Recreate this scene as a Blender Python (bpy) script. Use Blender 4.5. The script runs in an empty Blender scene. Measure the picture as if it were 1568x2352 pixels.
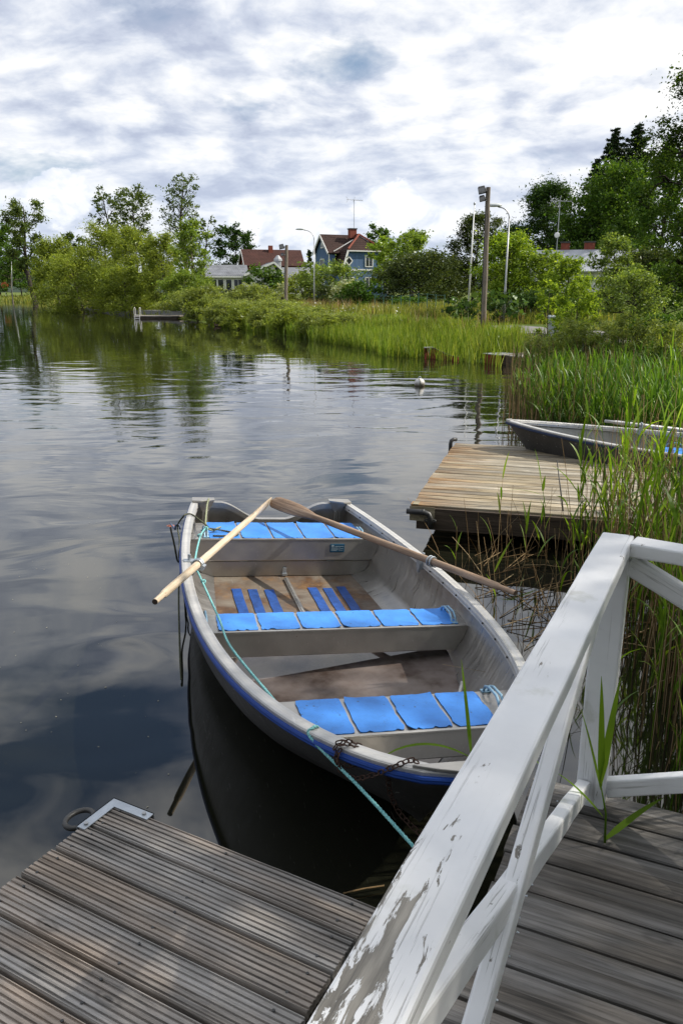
import bpy, bmesh, math, random
import numpy as np
from mathutils import Vector, Matrix
R = math.radians
scene = bpy.context.scene
col = scene.collection
rnd = random.Random(7)

# ------------------------------------------------------------------ camera
F, CX, CY = 1801.0, 784.0, 1176.0            # measured on a 1568 x 2352 view of the photograph
PITCH = math.atan((CY - 670.0) / F)
EYE = 2.15
cam_d = bpy.data.cameras.new('camera'); cam = bpy.data.objects.new('camera', cam_d); col.objects.link(cam)
cam.location = (0, 0, EYE); cam.rotation_euler = (R(90) - PITCH, 0, 0)
cam_d.sensor_fit = 'VERTICAL'; cam_d.sensor_height = 24.0; cam_d.lens = 24.0 * F / 2352.0
cam_d.clip_start = 0.05; cam_d.clip_end = 6000
scene.camera = cam

def ray(x, y):
    u = (x - CX) / F; v = (CY - y) / F; c, s = math.cos(PITCH), math.sin(PITCH)
    return np.array([u, c + v * s, -s + v * c])
def onz(x, y, z=0.0):
    r = ray(x, y); return np.array([0, 0, EYE]) + (z - EYE) / r[2] * r
def ony(x, y, Y):
    r = ray(x, y); return np.array([0, 0, EYE]) + Y / r[1] * r

# ------------------------------------------------------------------ node helper
class NT:
    def __init__(s, tree): s.t = tree
    def n(s, typ, props=None, **ins):
        nd = s.t.nodes.new(typ)
        for k, v in (props or {}).items(): setattr(nd, k, v)
        for k, v in ins.items():
            key = int(k[1:]) if k[0] == 'i' and k[1:].isdigit() else k.replace('_', ' ')
            s.set(nd.inputs[key], v)
        return nd
    def set(s, sock, v):
        if isinstance(v, bpy.types.NodeSocket): s.t.links.new(v, sock)
        else: sock.default_value = v
    def math(s, op, a, b=0.0, c=None, clamp=False):
        nd = s.n('ShaderNodeMath', {'operation': op, 'use_clamp': clamp}, i0=a, i1=b)
        if c is not None: s.set(nd.inputs[2], c)
        return nd.outputs[0]
    def vmath(s, op, a, b=(0, 0, 0)):
        nd = s.n('ShaderNodeVectorMath', {'operation': op}, i0=a, i1=b)
        return nd.outputs['Value'] if op in ('LENGTH', 'DOT_PRODUCT', 'DISTANCE') else nd.outputs[0]
    def noise(s, vec, scale, detail=4, rough=.5, dist=0.0, out='Fac'):
        return s.n('ShaderNodeTexNoise', None, Vector=vec, Scale=scale, Detail=detail, Roughness=rough, Distortion=dist).outputs[out]
    def ramp(s, fac, stops, interp='LINEAR'):
        nd = s.n('ShaderNodeValToRGB', None, Fac=fac); cr = nd.color_ramp; cr.interpolation = interp
        while len(cr.elements) < len(stops): cr.elements.new(.5)
        for e, (p, c) in zip(cr.elements, stops):
            e.position = p; e.color = (c, c, c, 1) if not isinstance(c, (tuple, list)) else tuple(c)[:3] + (1,)
        return nd.outputs[0]
    def mix(s, fac, a, b, mode='MIX'):
        nd = s.n('ShaderNodeMix', {'data_type': 'RGBA', 'blend_type': mode})
        s.set(nd.inputs[0], fac)
        for sock, v in ((nd.inputs[6], a), (nd.inputs[7], b)):
            if isinstance(v, (tuple, list)): v = tuple(v)[:3] + (1,)
            s.set(sock, v)
        return nd.outputs[2]
    def scale(s, vec, sx, sy, sz): return s.vmath('MULTIPLY', vec, (sx, sy, sz))
    def sep(s, vec): return s.n('ShaderNodeSeparateXYZ', None, Vector=vec).outputs
    def comb(s, x, y, z): return s.n('ShaderNodeCombineXYZ', None, X=x, Y=y, Z=z).outputs[0]
    def obj(s): return s.n('ShaderNodeTexCoord').outputs['Object']
    def geo(s): return s.n('ShaderNodeNewGeometry').outputs
    def bump(s, h, strength=.5, dist=.01): return s.n('ShaderNodeBump', None, Strength=strength, Distance=dist, Height=h).outputs[0]
    def maprange(s, v, a, b, c=0., d=1.):
        return s.n('ShaderNodeMapRange', None, i0=v, i1=a, i2=b, i3=c, i4=d).outputs[0]

def mat(name):
    m = bpy.data.materials.new(name); m.use_nodes = True
    t = m.node_tree; t.nodes.clear(); nt = NT(t)
    return m, nt, nt.n('ShaderNodeOutputMaterial')
def principled(nt, out, color, rough=.7, metal=0., normal=None, spec=.5, **kw):
    p = nt.n('ShaderNodeBsdfPrincipled')
    if isinstance(color, tuple): color = color[:3] + (1,)
    nt.set(p.inputs['Base Color'], color); nt.set(p.inputs['Roughness'], rough); nt.set(p.inputs['Metallic'], metal)
    nt.set(p.inputs['Specular IOR Level'], spec)
    if normal is not None: nt.set(p.inputs['Normal'], normal)
    for k, v in kw.items(): nt.set(p.inputs[k.replace('_', ' ')], v)
    nt.t.links.new(p.outputs[0], out.inputs[0]); return p

def flat_mat(name, c, rough=.7, metal=0., var=.15, scale=6., spec=.4):
    m, nt, o = mat(name); v = nt.obj()
    n = nt.noise(v, scale, 6, .6)
    k = nt.maprange(n, .25, .75, 1 - var, 1 + var)
    cc = nt.vmath('MULTIPLY', c, nt.comb(k, k, k))
    principled(nt, o, cc, rough, metal, nt.bump(nt.noise(v, scale * 8, 3), .15, .005), spec); return m

def wood_mat(name, dark, mid, light, pitch=.145, knots=True, tint=None, wet=0.0, edge_tint=None):
    """grain runs along local X, boards are counted along local Y"""
    m, nt, o = mat(name); v = nt.obj(); x, y, z = nt.sep(v)
    pid = nt.math('FLOOR', nt.math('DIVIDE', y, pitch)) if pitch else 0.0
    wn = nt.n('ShaderNodeTexWhiteNoise', {'noise_dimensions': '1D'}, W=pid).outputs[0] if pitch else .5
    off = nt.math('MULTIPLY', wn, 37.)
    vv = nt.comb(nt.math('ADD', x, off), y, nt.math('ADD', z, off))
    grain = nt.noise(nt.scale(vv, 2.2, 55, 55), 1., 8, .68, .25)
    broad = nt.noise(nt.scale(vv, 1.6, 9, 9), 1., 5, .6, .4)
    blot = nt.noise(vv, 2.3, 5, .6)
    f = nt.math('ADD', nt.math('MULTIPLY', grain, .62), nt.math('MULTIPLY', broad, .38))
    c = nt.ramp(f, [(.37, dark), (.49, mid), (.64, light)])
    br = nt.math('ADD', .72, nt.math('MULTIPLY', wn, .5))
    br = nt.math('MULTIPLY', br, nt.maprange(blot, .3, .7, .8, 1.15))
    c = nt.vmath('MULTIPLY', c, nt.comb(br, br, br))
    if tint:
        tm = nt.maprange(nt.noise(nt.scale(vv, .8, 4, 4), 1.3, 4, .55), .42, .62)
        c = nt.mix(tm, c, nt.vmath('MULTIPLY', c, tint))
    if edge_tint:                                   # (x0, x1, colour): weathering that fades along the boards
        x0, x1, ec = edge_tint
        em = nt.math('MULTIPLY', nt.maprange(x, x0, x1, 1, 0), nt.maprange(nt.noise(nt.scale(vv, 1.5, 5, 5), 1, 4, .6), .35, .6))
        c = nt.mix(em, c, nt.vmath('MULTIPLY', c, ec))
    h = grain
    if knots:
        vo = nt.n('ShaderNodeTexVoronoi', {'feature': 'F1'}, Vector=nt.scale(vv, 3.1, 7.5, 7.5), Scale=1.)
        kd = vo.outputs['Distance']
        ring = nt.math('SINE', nt.math('MULTIPLY', kd, 60.))
        km = nt.maprange(kd, .05, .2, 1., 0.)
        c = nt.mix(nt.math('MULTIPLY', km, nt.math('ADD', .45, nt.math('MULTIPLY', ring, .3))), c, tuple(d * .45 for d in dark))
    nrm = nt.bump(h, .8, .006)
    principled(nt, o, c, nt.maprange(grain, .3, .7, .62 - wet, .85 - wet), 0, nrm, .35); return m

def leaf_mat(name, c1, c2, c3=None, trans=.42, gloss=.10):
    m, nt, o = mat(name); g = nt.geo()
    r = g['Random Per Island']
    stops = [(0., c1), (.6, c2), (1., c3 or tuple(min(1, a * 1.25) for a in c2))]
    c = nt.ramp(r, stops)
    big = nt.noise(nt.obj(), .5, 4, .6)
    k = nt.maprange(big, .32, .68, .68, 1.32)
    c = nt.vmath('MULTIPLY', c, nt.comb(k, k, nt.math('MULTIPLY', k, .95)))
    d = nt.n('ShaderNodeBsdfDiffuse', None, Color=c)
    tc = nt.vmath('MULTIPLY', c, (1.7, 1.6, .5))
    tr = nt.n('ShaderNodeBsdfTranslucent', None, Color=tc)
    gl = nt.n('ShaderNodeBsdfGlossy', None, Color=(.6, .65, .55, 1), Roughness=.5)
    a = nt.n('ShaderNodeMixShader', None, Fac=trans); nt.t.links.new(d.outputs[0], a.inputs[1]); nt.t.links.new(tr.outputs[0], a.inputs[2])
    fr = nt.n('ShaderNodeLayerWeight', None, Blend=.25).outputs['Fresnel']
    b = nt.n('ShaderNodeMixShader', None, Fac=nt.math('MULTIPLY', fr, gloss)); nt.t.links.new(a.outputs[0], b.inputs[1]); nt.t.links.new(gl.outputs[0], b.inputs[2])
    nt.t.links.new(b.outputs[0], o.inputs[0]); return m

def bark_mat(name, c):
    m, nt, o = mat(name); v = nt.obj()
    n = nt.noise(nt.scale(v, 9, 9, 2), 1, 6, .65)
    k = nt.maprange(n, .3, .7, .55, 1.35)
    principled(nt, o, nt.vmath('MULTIPLY', c, nt.comb(k, k, k)), .9, 0, nt.bump(n, .8, .03), .2); return m

def alu_mat(name, base=(.50, .49, .47), metal=.55, rough=.42, stain=None, ribs=False):
    m, nt, o = mat(name); v = nt.obj()
    n = nt.noise(v, 3.5, 6, .65); n2 = nt.noise(nt.scale(v, 6, 40, 6), 1, 5, .6); sc = nt.noise(nt.scale(v, 90, 5, 40), 1, 3, .6)
    k = nt.maprange(nt.math('ADD', nt.math('MULTIPLY', n, .6), nt.math('MULTIPLY', n2, .4)), .3, .7, .76, 1.14)
    c = nt.vmath('MULTIPLY', base, nt.comb(k, k, k))
    scm = nt.maprange(sc, .66, .75, 0, .5)
    c = nt.mix(scm, c, (.75, .75, .75))
    spots = nt.n('ShaderNodeTexVoronoi', None, Vector=v, Scale=22.).outputs['Distance']
    c = nt.mix(nt.math('MULTIPLY', nt.maprange(spots, .03, .07, 1, 0), nt.maprange(n, .5, .6)), c, (.10, .085, .07))
    mt = metal
    if stain:
        s1 = nt.noise(v, 2.2, 7, .62, .6); s2 = nt.noise(v, 7., 6, .7)
        sm = nt.maprange(nt.math('ADD', nt.math('MULTIPLY', s1, .7), nt.math('MULTIPLY', s2, .3)), .36, .56)
        c = nt.mix(sm, c, nt.ramp(s2, [(.3, (.035, .02, .012)), (.5, stain), (.7, (.22, .13, .06))]))
        mt = nt.math('MULTIPLY', nt.math('SUBTRACT', 1., sm), metal)
    h = n2
    if ribs: h = nt.math('SINE', nt.math('MULTIPLY', nt.sep(nt.n('ShaderNodeUVMap').outputs[0])[0], 2 * math.pi * 7))
    principled(nt, o, c, nt.maprange(n2, .3, .7, rough - .08, rough + .14), mt, nt.bump(h, .35 if ribs else .12, .004), .5); return m

def paint_white(name, heavy=None, amount=.0):
    """white paint over grey wood; grain along local X; heavy = (x centre, half length) of the badly peeled stretch"""
    m, nt, o = mat(name); v = nt.obj(); x, y, z = nt.sep(v)
    g = nt.noise(nt.scale(v, 5, 60, 60), 1, 7, .65, .2)
    p = nt.maprange(nt.noise(nt.scale(v, 8, 38, 38), 1, 9, .66, .5), .28, .72, .12, .88)
    p2 = nt.noise(nt.scale(v, 1.3, 7, 7), 1, 3, .5)
    f = nt.math('ADD', nt.math('MULTIPLY', p, .62), nt.math('MULTIPLY', p2, .38))
    thr = .675 - amount
    if heavy:
        for (hx, hl, hy, hw, st) in heavy:
            dx = nt.math('ABSOLUTE', nt.math('DIVIDE', nt.math('SUBTRACT', x, hx), hl)); dy = nt.math('ABSOLUTE', nt.math('DIVIDE', nt.math('SUBTRACT', y, hy), hw))
            d = nt.math('SQRT', nt.math('ADD', nt.math('MULTIPLY', dx, dx), nt.math('MULTIPLY', dy, dy)))
            f = nt.math('ADD', f, nt.math('MULTIPLY', nt.maprange(d, .0, 1.3, 1, 0), st))
    peel = nt.maprange(f, thr, thr + .018)
    crack = nt.maprange(nt.noise(nt.scale(v, 4.5, 190, 190), 1, 5, .6, .2), .585, .64)
    crack = nt.math('MULTIPLY', crack, nt.maprange(p2, .48, .62))
    wood = nt.ramp(g, [(.3, (.10, .095, .085)), (.5, (.24, .225, .20)), (.7, (.36, .34, .30))])
    dirt = nt.maprange(nt.noise(v, 3.1, 6, .6), .3, .7, .86, 1.04)
    w = nt.vmath('MULTIPLY', (.79, .80, .815), nt.comb(dirt, dirt, dirt))
    moss = nt.math('MULTIPLY', nt.maprange(nt.noise(v, 4.3, 5, .6), .60, .70), .5)
    w = nt.mix(moss, w, (.30, .31, .20))
    c = nt.mix(nt.math('MULTIPLY', crack, .5), nt.mix(peel, w, wood), (.16, .15, .14))
    hgt = nt.math('SUBTRACT', nt.math('MULTIPLY', g, .35), nt.math('ADD', peel, crack))
    principled(nt, o, c, nt.maprange(peel, 0, 1, .42, .85), 0, nt.bump(hgt, .5, .0025), .45); return m

# ------------------------------------------------------------------ mesh helpers
def tag(o, label=None, cat=None, group=None, kind=None):
    if label: o['label'] = label
    if cat: o['category'] = cat
    if group: o['group'] = group
    if kind: o['kind'] = kind
    return o
def empty(name, M=None, loc=(0, 0, 0), rz=0.):
    o = bpy.data.objects.new(name, None); col.objects.link(o); o.empty_display_size = .2
    if M is not None: o.matrix_world = M
    else: o.location = loc; o.rotation_euler = (0, 0, rz)
    return o
class MB:
    def __init__(s): s.v = []; s.f = []; s.mi = []; s.cur = 0; s.uv = None
    def poly(s, pts, faces):
        b = len(s.v); s.v.extend([tuple(map(float, p)) for p in pts])
        for f in faces: s.f.append(tuple(b + i for i in f)); s.mi.append(s.cur)
    def box(s, c, d, M=None, taper=1.):
        hx, hy, hz = d[0] / 2, d[1] / 2, d[2] / 2
        P = [(sx * hx * (taper if sz > 0 else 1), sy * hy * (taper if sz > 0 else 1), sz * hz) for sz in (-1, 1) for sy in (-1, 1) for sx in (-1, 1)]
        if M is not None: P = [M @ Vector(p) for p in P]
        P = [(p[0] + c[0], p[1] + c[1], p[2] + c[2]) for p in P]
        s.poly(P, [(0, 2, 3, 1), (4, 5, 7, 6), (0, 1, 5, 4), (2, 6, 7, 3), (0, 4, 6, 2), (1, 3, 7, 5)])
    def bar(s, a, b, w, h, up=(0, 0, 1)):
        a, b = Vector(a), Vector(b); d = (b - a).normalized(); upv = Vector(up)
        r = d.cross(upv).normalized(); u = r.cross(d).normalized()
        P = [p + r * (w / 2 * i) + u * (h / 2 * j) for p in (a, b) for i, j in ((-1, -1), (1, -1), (1, 1), (-1, 1))]
        s.poly(P, [(0, 1, 2, 3), (7, 6, 5, 4), (0, 4, 5, 1), (1, 5, 6, 2), (2, 6, 7, 3), (3, 7, 4, 0)])
    def tube(s, pts, rad, n=8, cap=True, closed=False):
        pts = [Vector(p) for p in pts]; m = len(pts); rr = rad if isinstance(rad, (list, tuple)) else [rad] * m
        b = len(s.v); prev = None
        for i, p in enumerate(pts):
            q0 = pts[(i - 1) % m] if (i > 0 or closed) else p; q1 = pts[(i + 1) % m] if (i < m - 1 or closed) else p
            d = (q1 - q0); d = d.normalized() if d.length > 1e-9 else Vector((0, 0, 1))
            if prev is None:
                a = Vector((0, 0, 1)) if abs(d.z) < .9 else Vector((1, 0, 0)); r = d.cross(a).normalized()
            else:
                r = prev - d * prev.dot(d); r = r.normalized() if r.length > 1e-6 else d.orthogonal().normalized()
            prev = r; u = d.cross(r)
            for k in range(n):
                t = 2 * math.pi * k / n; q = p + (r * math.cos(t) + u * math.sin(t)) * rr[i]; s.v.append(tuple(q))
        for i in range(m if closed else m - 1):
            i2 = (i + 1) % m
            for k in range(n):
                s.f.append((b + i * n + k, b + i * n + (k + 1) % n, b + i2 * n + (k + 1) % n, b + i2 * n + k)); s.mi.append(s.cur)
        if cap and not closed:
            s.f.append(tuple(b + k for k in reversed(range(n)))); s.mi.append(s.cur)
            s.f.append(tuple(b + (m - 1) * n + k for k in range(n))); s.mi.append(s.cur)
    def prism(s, outline, thick, M):
        """outline in 2-D extruded along local z by thick, placed by matrix M"""
        n = len(outline); P = [M @ Vector((p[0], p[1], 0)) for p in outline] + [M @ Vector((p[0], p[1], thick)) for p in outline]
        s.poly(P, [tuple(reversed(range(n))), tuple(range(n, 2 * n))] + [(i, (i + 1) % n, n + (i + 1) % n, n + i) for i in range(n)])
    def sheet(s, grid, thick=0.):
        """grid[i][j] of points -> quads; thick extrudes down"""
        ni, nj = len(grid), len(grid[0])
        P = [p for row in grid for p in row]; Fs = [(i * nj + j, (i + 1) * nj + j, (i + 1) * nj + j + 1, i * nj + j + 1) for i in range(ni - 1) for j in range(nj - 1)]
        s.poly(P, Fs)
        if thick:
            b = [(p[0], p[1], p[2] - thick) for p in P]; n = len(P); s.poly(b, [tuple(reversed(f)) for f in Fs])
            edge = [(0, j) for j in range(nj)] + [(i, nj - 1) for i in range(1, ni)] + [(ni - 1, j) for j in range(nj - 2, -1, -1)] + [(i, 0) for i in range(ni - 2, 0, -1)]
            E = [grid[i][j] for i, j in edge]; m = len(E)
            s.poly(E + [(p[0], p[1], p[2] - thick) for p in E], [(k, (k + 1) % m, m + (k + 1) % m, m + k) for k in range(m)])
    def build(s, name, m, parent=None, smooth=False, bevel=0., autosmooth=None):
        me = bpy.data.meshes.new(name); me.from_pydata(s.v, [], s.f)
        ms = m if isinstance(m, (list, tuple)) else [m]
        for k in ms: me.materials.append(k)
        if len(ms) > 1: me.polygons.foreach_set('material_index', s.mi)
        if smooth: me.polygons.foreach_set('use_smooth', [True] * len(s.f))
        me.update()
        bm = bmesh.new(); bm.from_mesh(me); bmesh.ops.recalc_face_normals(bm, faces=bm.faces)
        if autosmooth is not None:
            for e in bm.edges:
                if len(e.link_faces) == 2 and e.calc_face_angle(0) > R(autosmooth): e.smooth = False
        bm.to_mesh(me); bm.free()
        o = bpy.data.objects.new(name, me); col.objects.link(o)
        if parent is not None: o.parent = parent
        if bevel:
            b = o.modifiers.new('edge', 'BEVEL'); b.width = bevel; b.segments = 2; b.limit_method = 'ANGLE'; b.angle_limit = R(40)
        return o
def np_mesh(name, V, n_per, m, parent=None):
    """V: (faces*n_per, 3) - every face owns its vertices"""
    V = np.asarray(V, dtype=np.float32).reshape(-1, 3); nv = len(V); nf = nv // n_per
    me = bpy.data.meshes.new(name); me.vertices.add(nv); me.vertices.foreach_set('co', V.ravel())
    me.loops.add(nv); me.loops.foreach_set('vertex_index', np.arange(nv, dtype=np.int32))
    me.polygons.add(nf); me.polygons.foreach_set('loop_start', np.arange(0, nv, n_per, dtype=np.int32))
    me.materials.append(m); me.update(calc_edges=True)
    o = bpy.data.objects.new(name, me); col.objects.link(o)
    if parent is not None: o.parent = parent
    return o
def np_strips(name, L, m, parent=None):
    """L: (N, K+1, 2, 3) left/right edge points along N strips -> connected quads per strip"""
    L = np.asarray(L, dtype=np.float32); N, K1 = L.shape[:2]; K = K1 - 1
    V = L.reshape(-1, 3); base = (np.arange(N) * K1 * 2)[:, None, None]; k = np.arange(K)[None, :, None] * 2
    q = (base + k + np.array([0, 1, 3, 2])[None, None, :]).reshape(-1).astype(np.int32)
    me = bpy.data.meshes.new(name); me.vertices.add(len(V)); me.vertices.foreach_set('co', V.ravel())
    me.loops.add(len(q)); me.loops.foreach_set('vertex_index', q)
    me.polygons.add(N * K); me.polygons.foreach_set('loop_start', np.arange(0, len(q), 4, dtype=np.int32))
    me.materials.append(m); me.update(calc_edges=True)
    o = bpy.data.objects.new(name, me); col.objects.link(o)
    if parent is not None: o.parent = parent
    return o
def unit(a): return a / (np.linalg.norm(a, axis=-1, keepdims=True) + 1e-9)
def leaf_quads(C, size, aspect, rg, up=.4, hang=0.):
    N = len(C); d = rg.normal(size=(N, 3)); d[:, 2] = d[:, 2] * .6 - hang; d = unit(d)
    n = rg.normal(size=(N, 3)); n[:, 2] += up * 2; s = unit(np.cross(d, n)); l = size * np.exp(rg.normal(-.05, .32, (N, 1))).clip(.4, 1.9)
    w = l * aspect
    nn = np.cross(s, d) * l * .12
    return np.stack([C - d * l * .5, C + s * w * .5 + nn, C + d * l * .5, C - s * w * .5 + nn], 1).reshape(-1, 3)

# ------------------------------------------------------------------ shoreline and ground
SHORE = [(-900, 330), (-300, 222), (-79.6, 189), (-53.8, 149), (-34.3, 109), (-19.3, 76), (-12.7, 65.5), (-7.9, 53), (-3.2, 41.6), (-.5, 36.6),
         (1.1, 32.3), (2.5, 28), (4.3, 25.4), (5.4, 23.8), (5.6, 20), (5.4, 16), (5.8, 12), (6.6, 9), (6.4, 5), (5.6, 1.5), (4.2, -2.6), (-5, -4.6), (-40, -10), (-200, -30)]
SP = np.array(SHORE, float)
LAND = np.vstack([SP, [(-900, -60), (-900, -900), (900, -900), (900, 900), (-900, 900)]])
def signed_d(x, y):
    P = np.stack([np.ravel(x), np.ravel(y)], 1).astype(float); best = np.full(len(P), 1e9)
    for a, b in zip(SP[:-1], SP[1:]):
        ab = b - a; t = np.clip(((P - a) @ ab) / (ab @ ab), 0, 1); best = np.minimum(best, np.linalg.norm(P - a - t[:, None] * ab, axis=1))
    ins = np.zeros(len(P), bool); n = len(LAND)
    for i in range(n):
        (x1, y1), (x2, y2) = LAND[i], LAND[(i + 1) % n]
        c = ((y1 > P[:, 1]) != (y2 > P[:, 1])) & (P[:, 0] < (x2 - x1) * (P[:, 1] - y1) / (y2 - y1 + 1e-12) + x1); ins ^= c
    return np.where(ins, best, -best)
def ground_z(x, y):
    d = signed_d(x, y); p = np.maximum(d, 0)
    z = .5 * (1 - np.exp(-p / 2.5)) + .40 * (1 - np.exp(-p / 11)) + .75 * (1 - np.exp(-p / 55))
    x, y = np.ravel(x), np.ravel(y)
    bump = (.05 * np.sin(x * 1.7 + y * .6) + .05 * np.sin(y * 1.1 - x * .5) + .03 * np.sin(x * 3.1 + 1) * np.sin(y * 2.7)) * np.clip(p / 2, 0, 1)
    return np.where(d > 0, z + bump, np.maximum(d * .3, -1.2))
def gz(x, y): return float(ground_z(np.array([x]), np.array([y]))[0])


# ------------------------------------------------------------------ light and sky
SUN_AZ, SUN_EL = 84.0, 40.0      # azimuth clockwise from the view direction (+Y)
sd = bpy.data.lights.new('sun', 'SUN'); sd.energy = 5.0; sd.angle = R(.6); sd.color = (1., .93, .82)
sun = bpy.data.objects.new('sun', sd); col.objects.link(sun)
sdir = Vector((math.sin(R(SUN_AZ)) * math.cos(R(SUN_EL)), math.cos(R(SUN_AZ)) * math.cos(R(SUN_EL)), math.sin(R(SUN_EL))))
sun.rotation_euler = sdir.to_track_quat('Z', 'Y').to_euler()
w = bpy.data.worlds.new('World'); scene.world = w; w.use_nodes = True
w.node_tree.nodes.clear(); nt = NT(w.node_tree); wo = nt.n('ShaderNodeOutputWorld')
sky = nt.n('ShaderNodeTexSky', {'sky_type': 'NISHITA', 'sun_disc': False, 'sun_elevation': R(SUN_EL), 'sun_rotation': R(SUN_AZ), 'air_density': 1.0, 'dust_density': .6, 'ozone_density': 1.5})
g = nt.n('ShaderNodeTexCoord').outputs['Generated']
dx, dy, dz = nt.sep(g)
zc = nt.math('MAXIMUM', dz, 0.0)
den = nt.math('ADD', zc, .33)
P = nt.comb(nt.math('DIVIDE', dx, den), nt.math('DIVIDE', dy, den), 0.)
Pw = nt.vmath('ADD', P, nt.vmath('MULTIPLY', nt.noise(P, 2.2, 3, .5, 0, 'Color'), (.16, .16, 0)))
Ps = nt.scale(Pw, .92, 1.12, 1)
n1 = nt.noise(nt.vmath('ADD', Ps, (3.1, 7.7, 1.3)), 2.6, 5, .52)
n2 = nt.noise(nt.vmath('ADD', Ps, (1.3, .4, 5.1)), 6.2, 7, .56, .1)
n2b = nt.noise(nt.vmath('ADD', Ps, (1.3 + .05, .4 + .03, 5.1)), 6.2, 7, .56, .1)
relief = nt.math('SUBTRACT', n2, n2b)
n3 = nt.noise(nt.vmath('ADD', Ps, (9.3, 2.4, 2.1)), 1.1, 3, .5)
vo = nt.n('ShaderNodeTexVoronoi', {'feature': 'SMOOTH_F1', 'voronoi_dimensions': '2D'}, Vector=nt.vmath('ADD', Ps, nt.vmath('MULTIPLY', nt.noise(Ps, 5., 4, .55, 0, 'Color'), (.16, .16, 0))), Scale=4.6, Smoothness=.5).outputs['Distance']
puff = nt.math('SUBTRACT', .92, vo)
az = nt.math('ARCTAN2', dx, dy); el = nt.math('ARCSINE', dz)
dots = nt.vmath('DOT_PRODUCT', g, tuple(Vector((math.sin(R(34)) * math.cos(R(30)), math.cos(R(34)) * math.cos(R(30)), math.sin(R(30))))))
glow = nt.maprange(dots, .72, 1.0)
def blob(a, e, ra, re):
    q = nt.math('ADD', nt.math('POWER', nt.math('DIVIDE', nt.math('SUBTRACT', az, R(a)), R(ra)), 2.), nt.math('POWER', nt.math('DIVIDE', nt.math('SUBTRACT', el, R(e)), R(re)), 2.))
    b_ = nt.maprange(q, 0., 1.6, 1., 0.); return nt.math('MULTIPLY', b_, b_)
cov = nt.math('ADD', nt.math('MULTIPLY', n1, .6), nt.math('MULTIPLY', n2, .4))
gap = nt.math('ADD', blob(-20, 33, 17, 9), nt.math('ADD', nt.math('MULTIPLY', blob(-22, 8.2, 9, 1.8), .55), nt.math('MULTIPLY', blob(2, 14.5, 5, 2.), .45)))
gap = nt.math('ADD', gap, nt.math('MULTIPLY', blob(18, 17.5, 6, 2.4), .4))
cov = nt.math('SUBTRACT', nt.math('ADD', cov, .27), nt.math('MULTIPLY', gap, .30))
cov = nt.maprange(cov, .50, .66)
# cloud brightness: grey-blue bellies, white sunlit parts
sh = nt.math('ADD', nt.math('ADD', nt.math('MULTIPLY', n2, .36), nt.math('MULTIPLY', puff, .24)), nt.math('ADD', nt.math('MULTIPLY', n1, .26), nt.math('MULTIPLY', n3, .16)))
sh = nt.math('ADD', nt.math('ADD', sh, nt.math('MULTIPLY', relief, .55)), nt.math('MULTIPLY', glow, .14))
hz = nt.maprange(el, R(2), R(11), 1., 0.)
ccol = nt.ramp(sh, [(.36, (.44, .49, .62)), (.46, (.58, .63, .74)), (.55, (.76, .79, .85)), (.66, (.95, .95, .95))])
ccol = nt.mix(nt.math('MULTIPLY', hz, .45), ccol, (.55, .64, .80))
# cumulus heads low over the horizon
cn = nt.noise(nt.comb(nt.math('MULTIPLY', az, 22.), nt.math('MULTIPLY', el, 30.), 0.), 1., 7, .6, .3)
cb = nt.math('MAXIMUM', blob(-18.8, 5.9, 2.9, 2.3), nt.math('MAXIMUM', blob(-6.2, 4.6, 2.1, 1.5), nt.math('MAXIMUM', blob(-2.6, 4.2, 3.0, 1.6), nt.math('MAXIMUM', blob(3.5, 5.4, 3.4, 2.3), blob(8., 4.4, 3.2, 1.6)))))
cm = nt.maprange(nt.math('ADD', nt.math('MULTIPLY', cb, .75), nt.math('SUBTRACT', cn, .5)), .22, .34)
ch = nt.maprange(nt.math('ADD', cn, nt.math('MULTIPLY', cb, .2)), .45, .68)
ccum = nt.mix(ch, (.60, .68, .82), (.98, .985, 1.0))
ccol = nt.mix(nt.math('MULTIPLY', cm, .8), ccol, ccum); cov = nt.math('MAXIMUM', cov, cm)
b1 = nt.n('ShaderNodeBackground', None, Color=sky.outputs[0], Strength=.10)
b2 = nt.n('ShaderNodeBackground', None, Color=ccol, Strength=1.0)
ms = nt.n('ShaderNodeMixShader', None, Fac=cov)
nt.t.links.new(b1.outputs[0], ms.inputs[1]); nt.t.links.new(b2.outputs[0], ms.inputs[2]); nt.t.links.new(ms.outputs[0], wo.inputs[0])
scene.view_settings.view_transform = 'Standard'; scene.view_settings.look = 'None'; scene.view_settings.exposure = 0.2; scene.view_settings.gamma = 1.0
scene.view_settings.use_curve_mapping = False
scene.cycles.max_bounces = 8; scene.cycles.transmission_bounces = 6; scene.cycles.diffuse_bounces = 3; scene.cycles.glossy_bounces = 4
scene.cycles.use_denoising = True; scene.cycles.sample_clamp_indirect = 6.0; scene.cycles.caustics_reflective = False; scene.cycles.caustics_refractive = False

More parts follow.
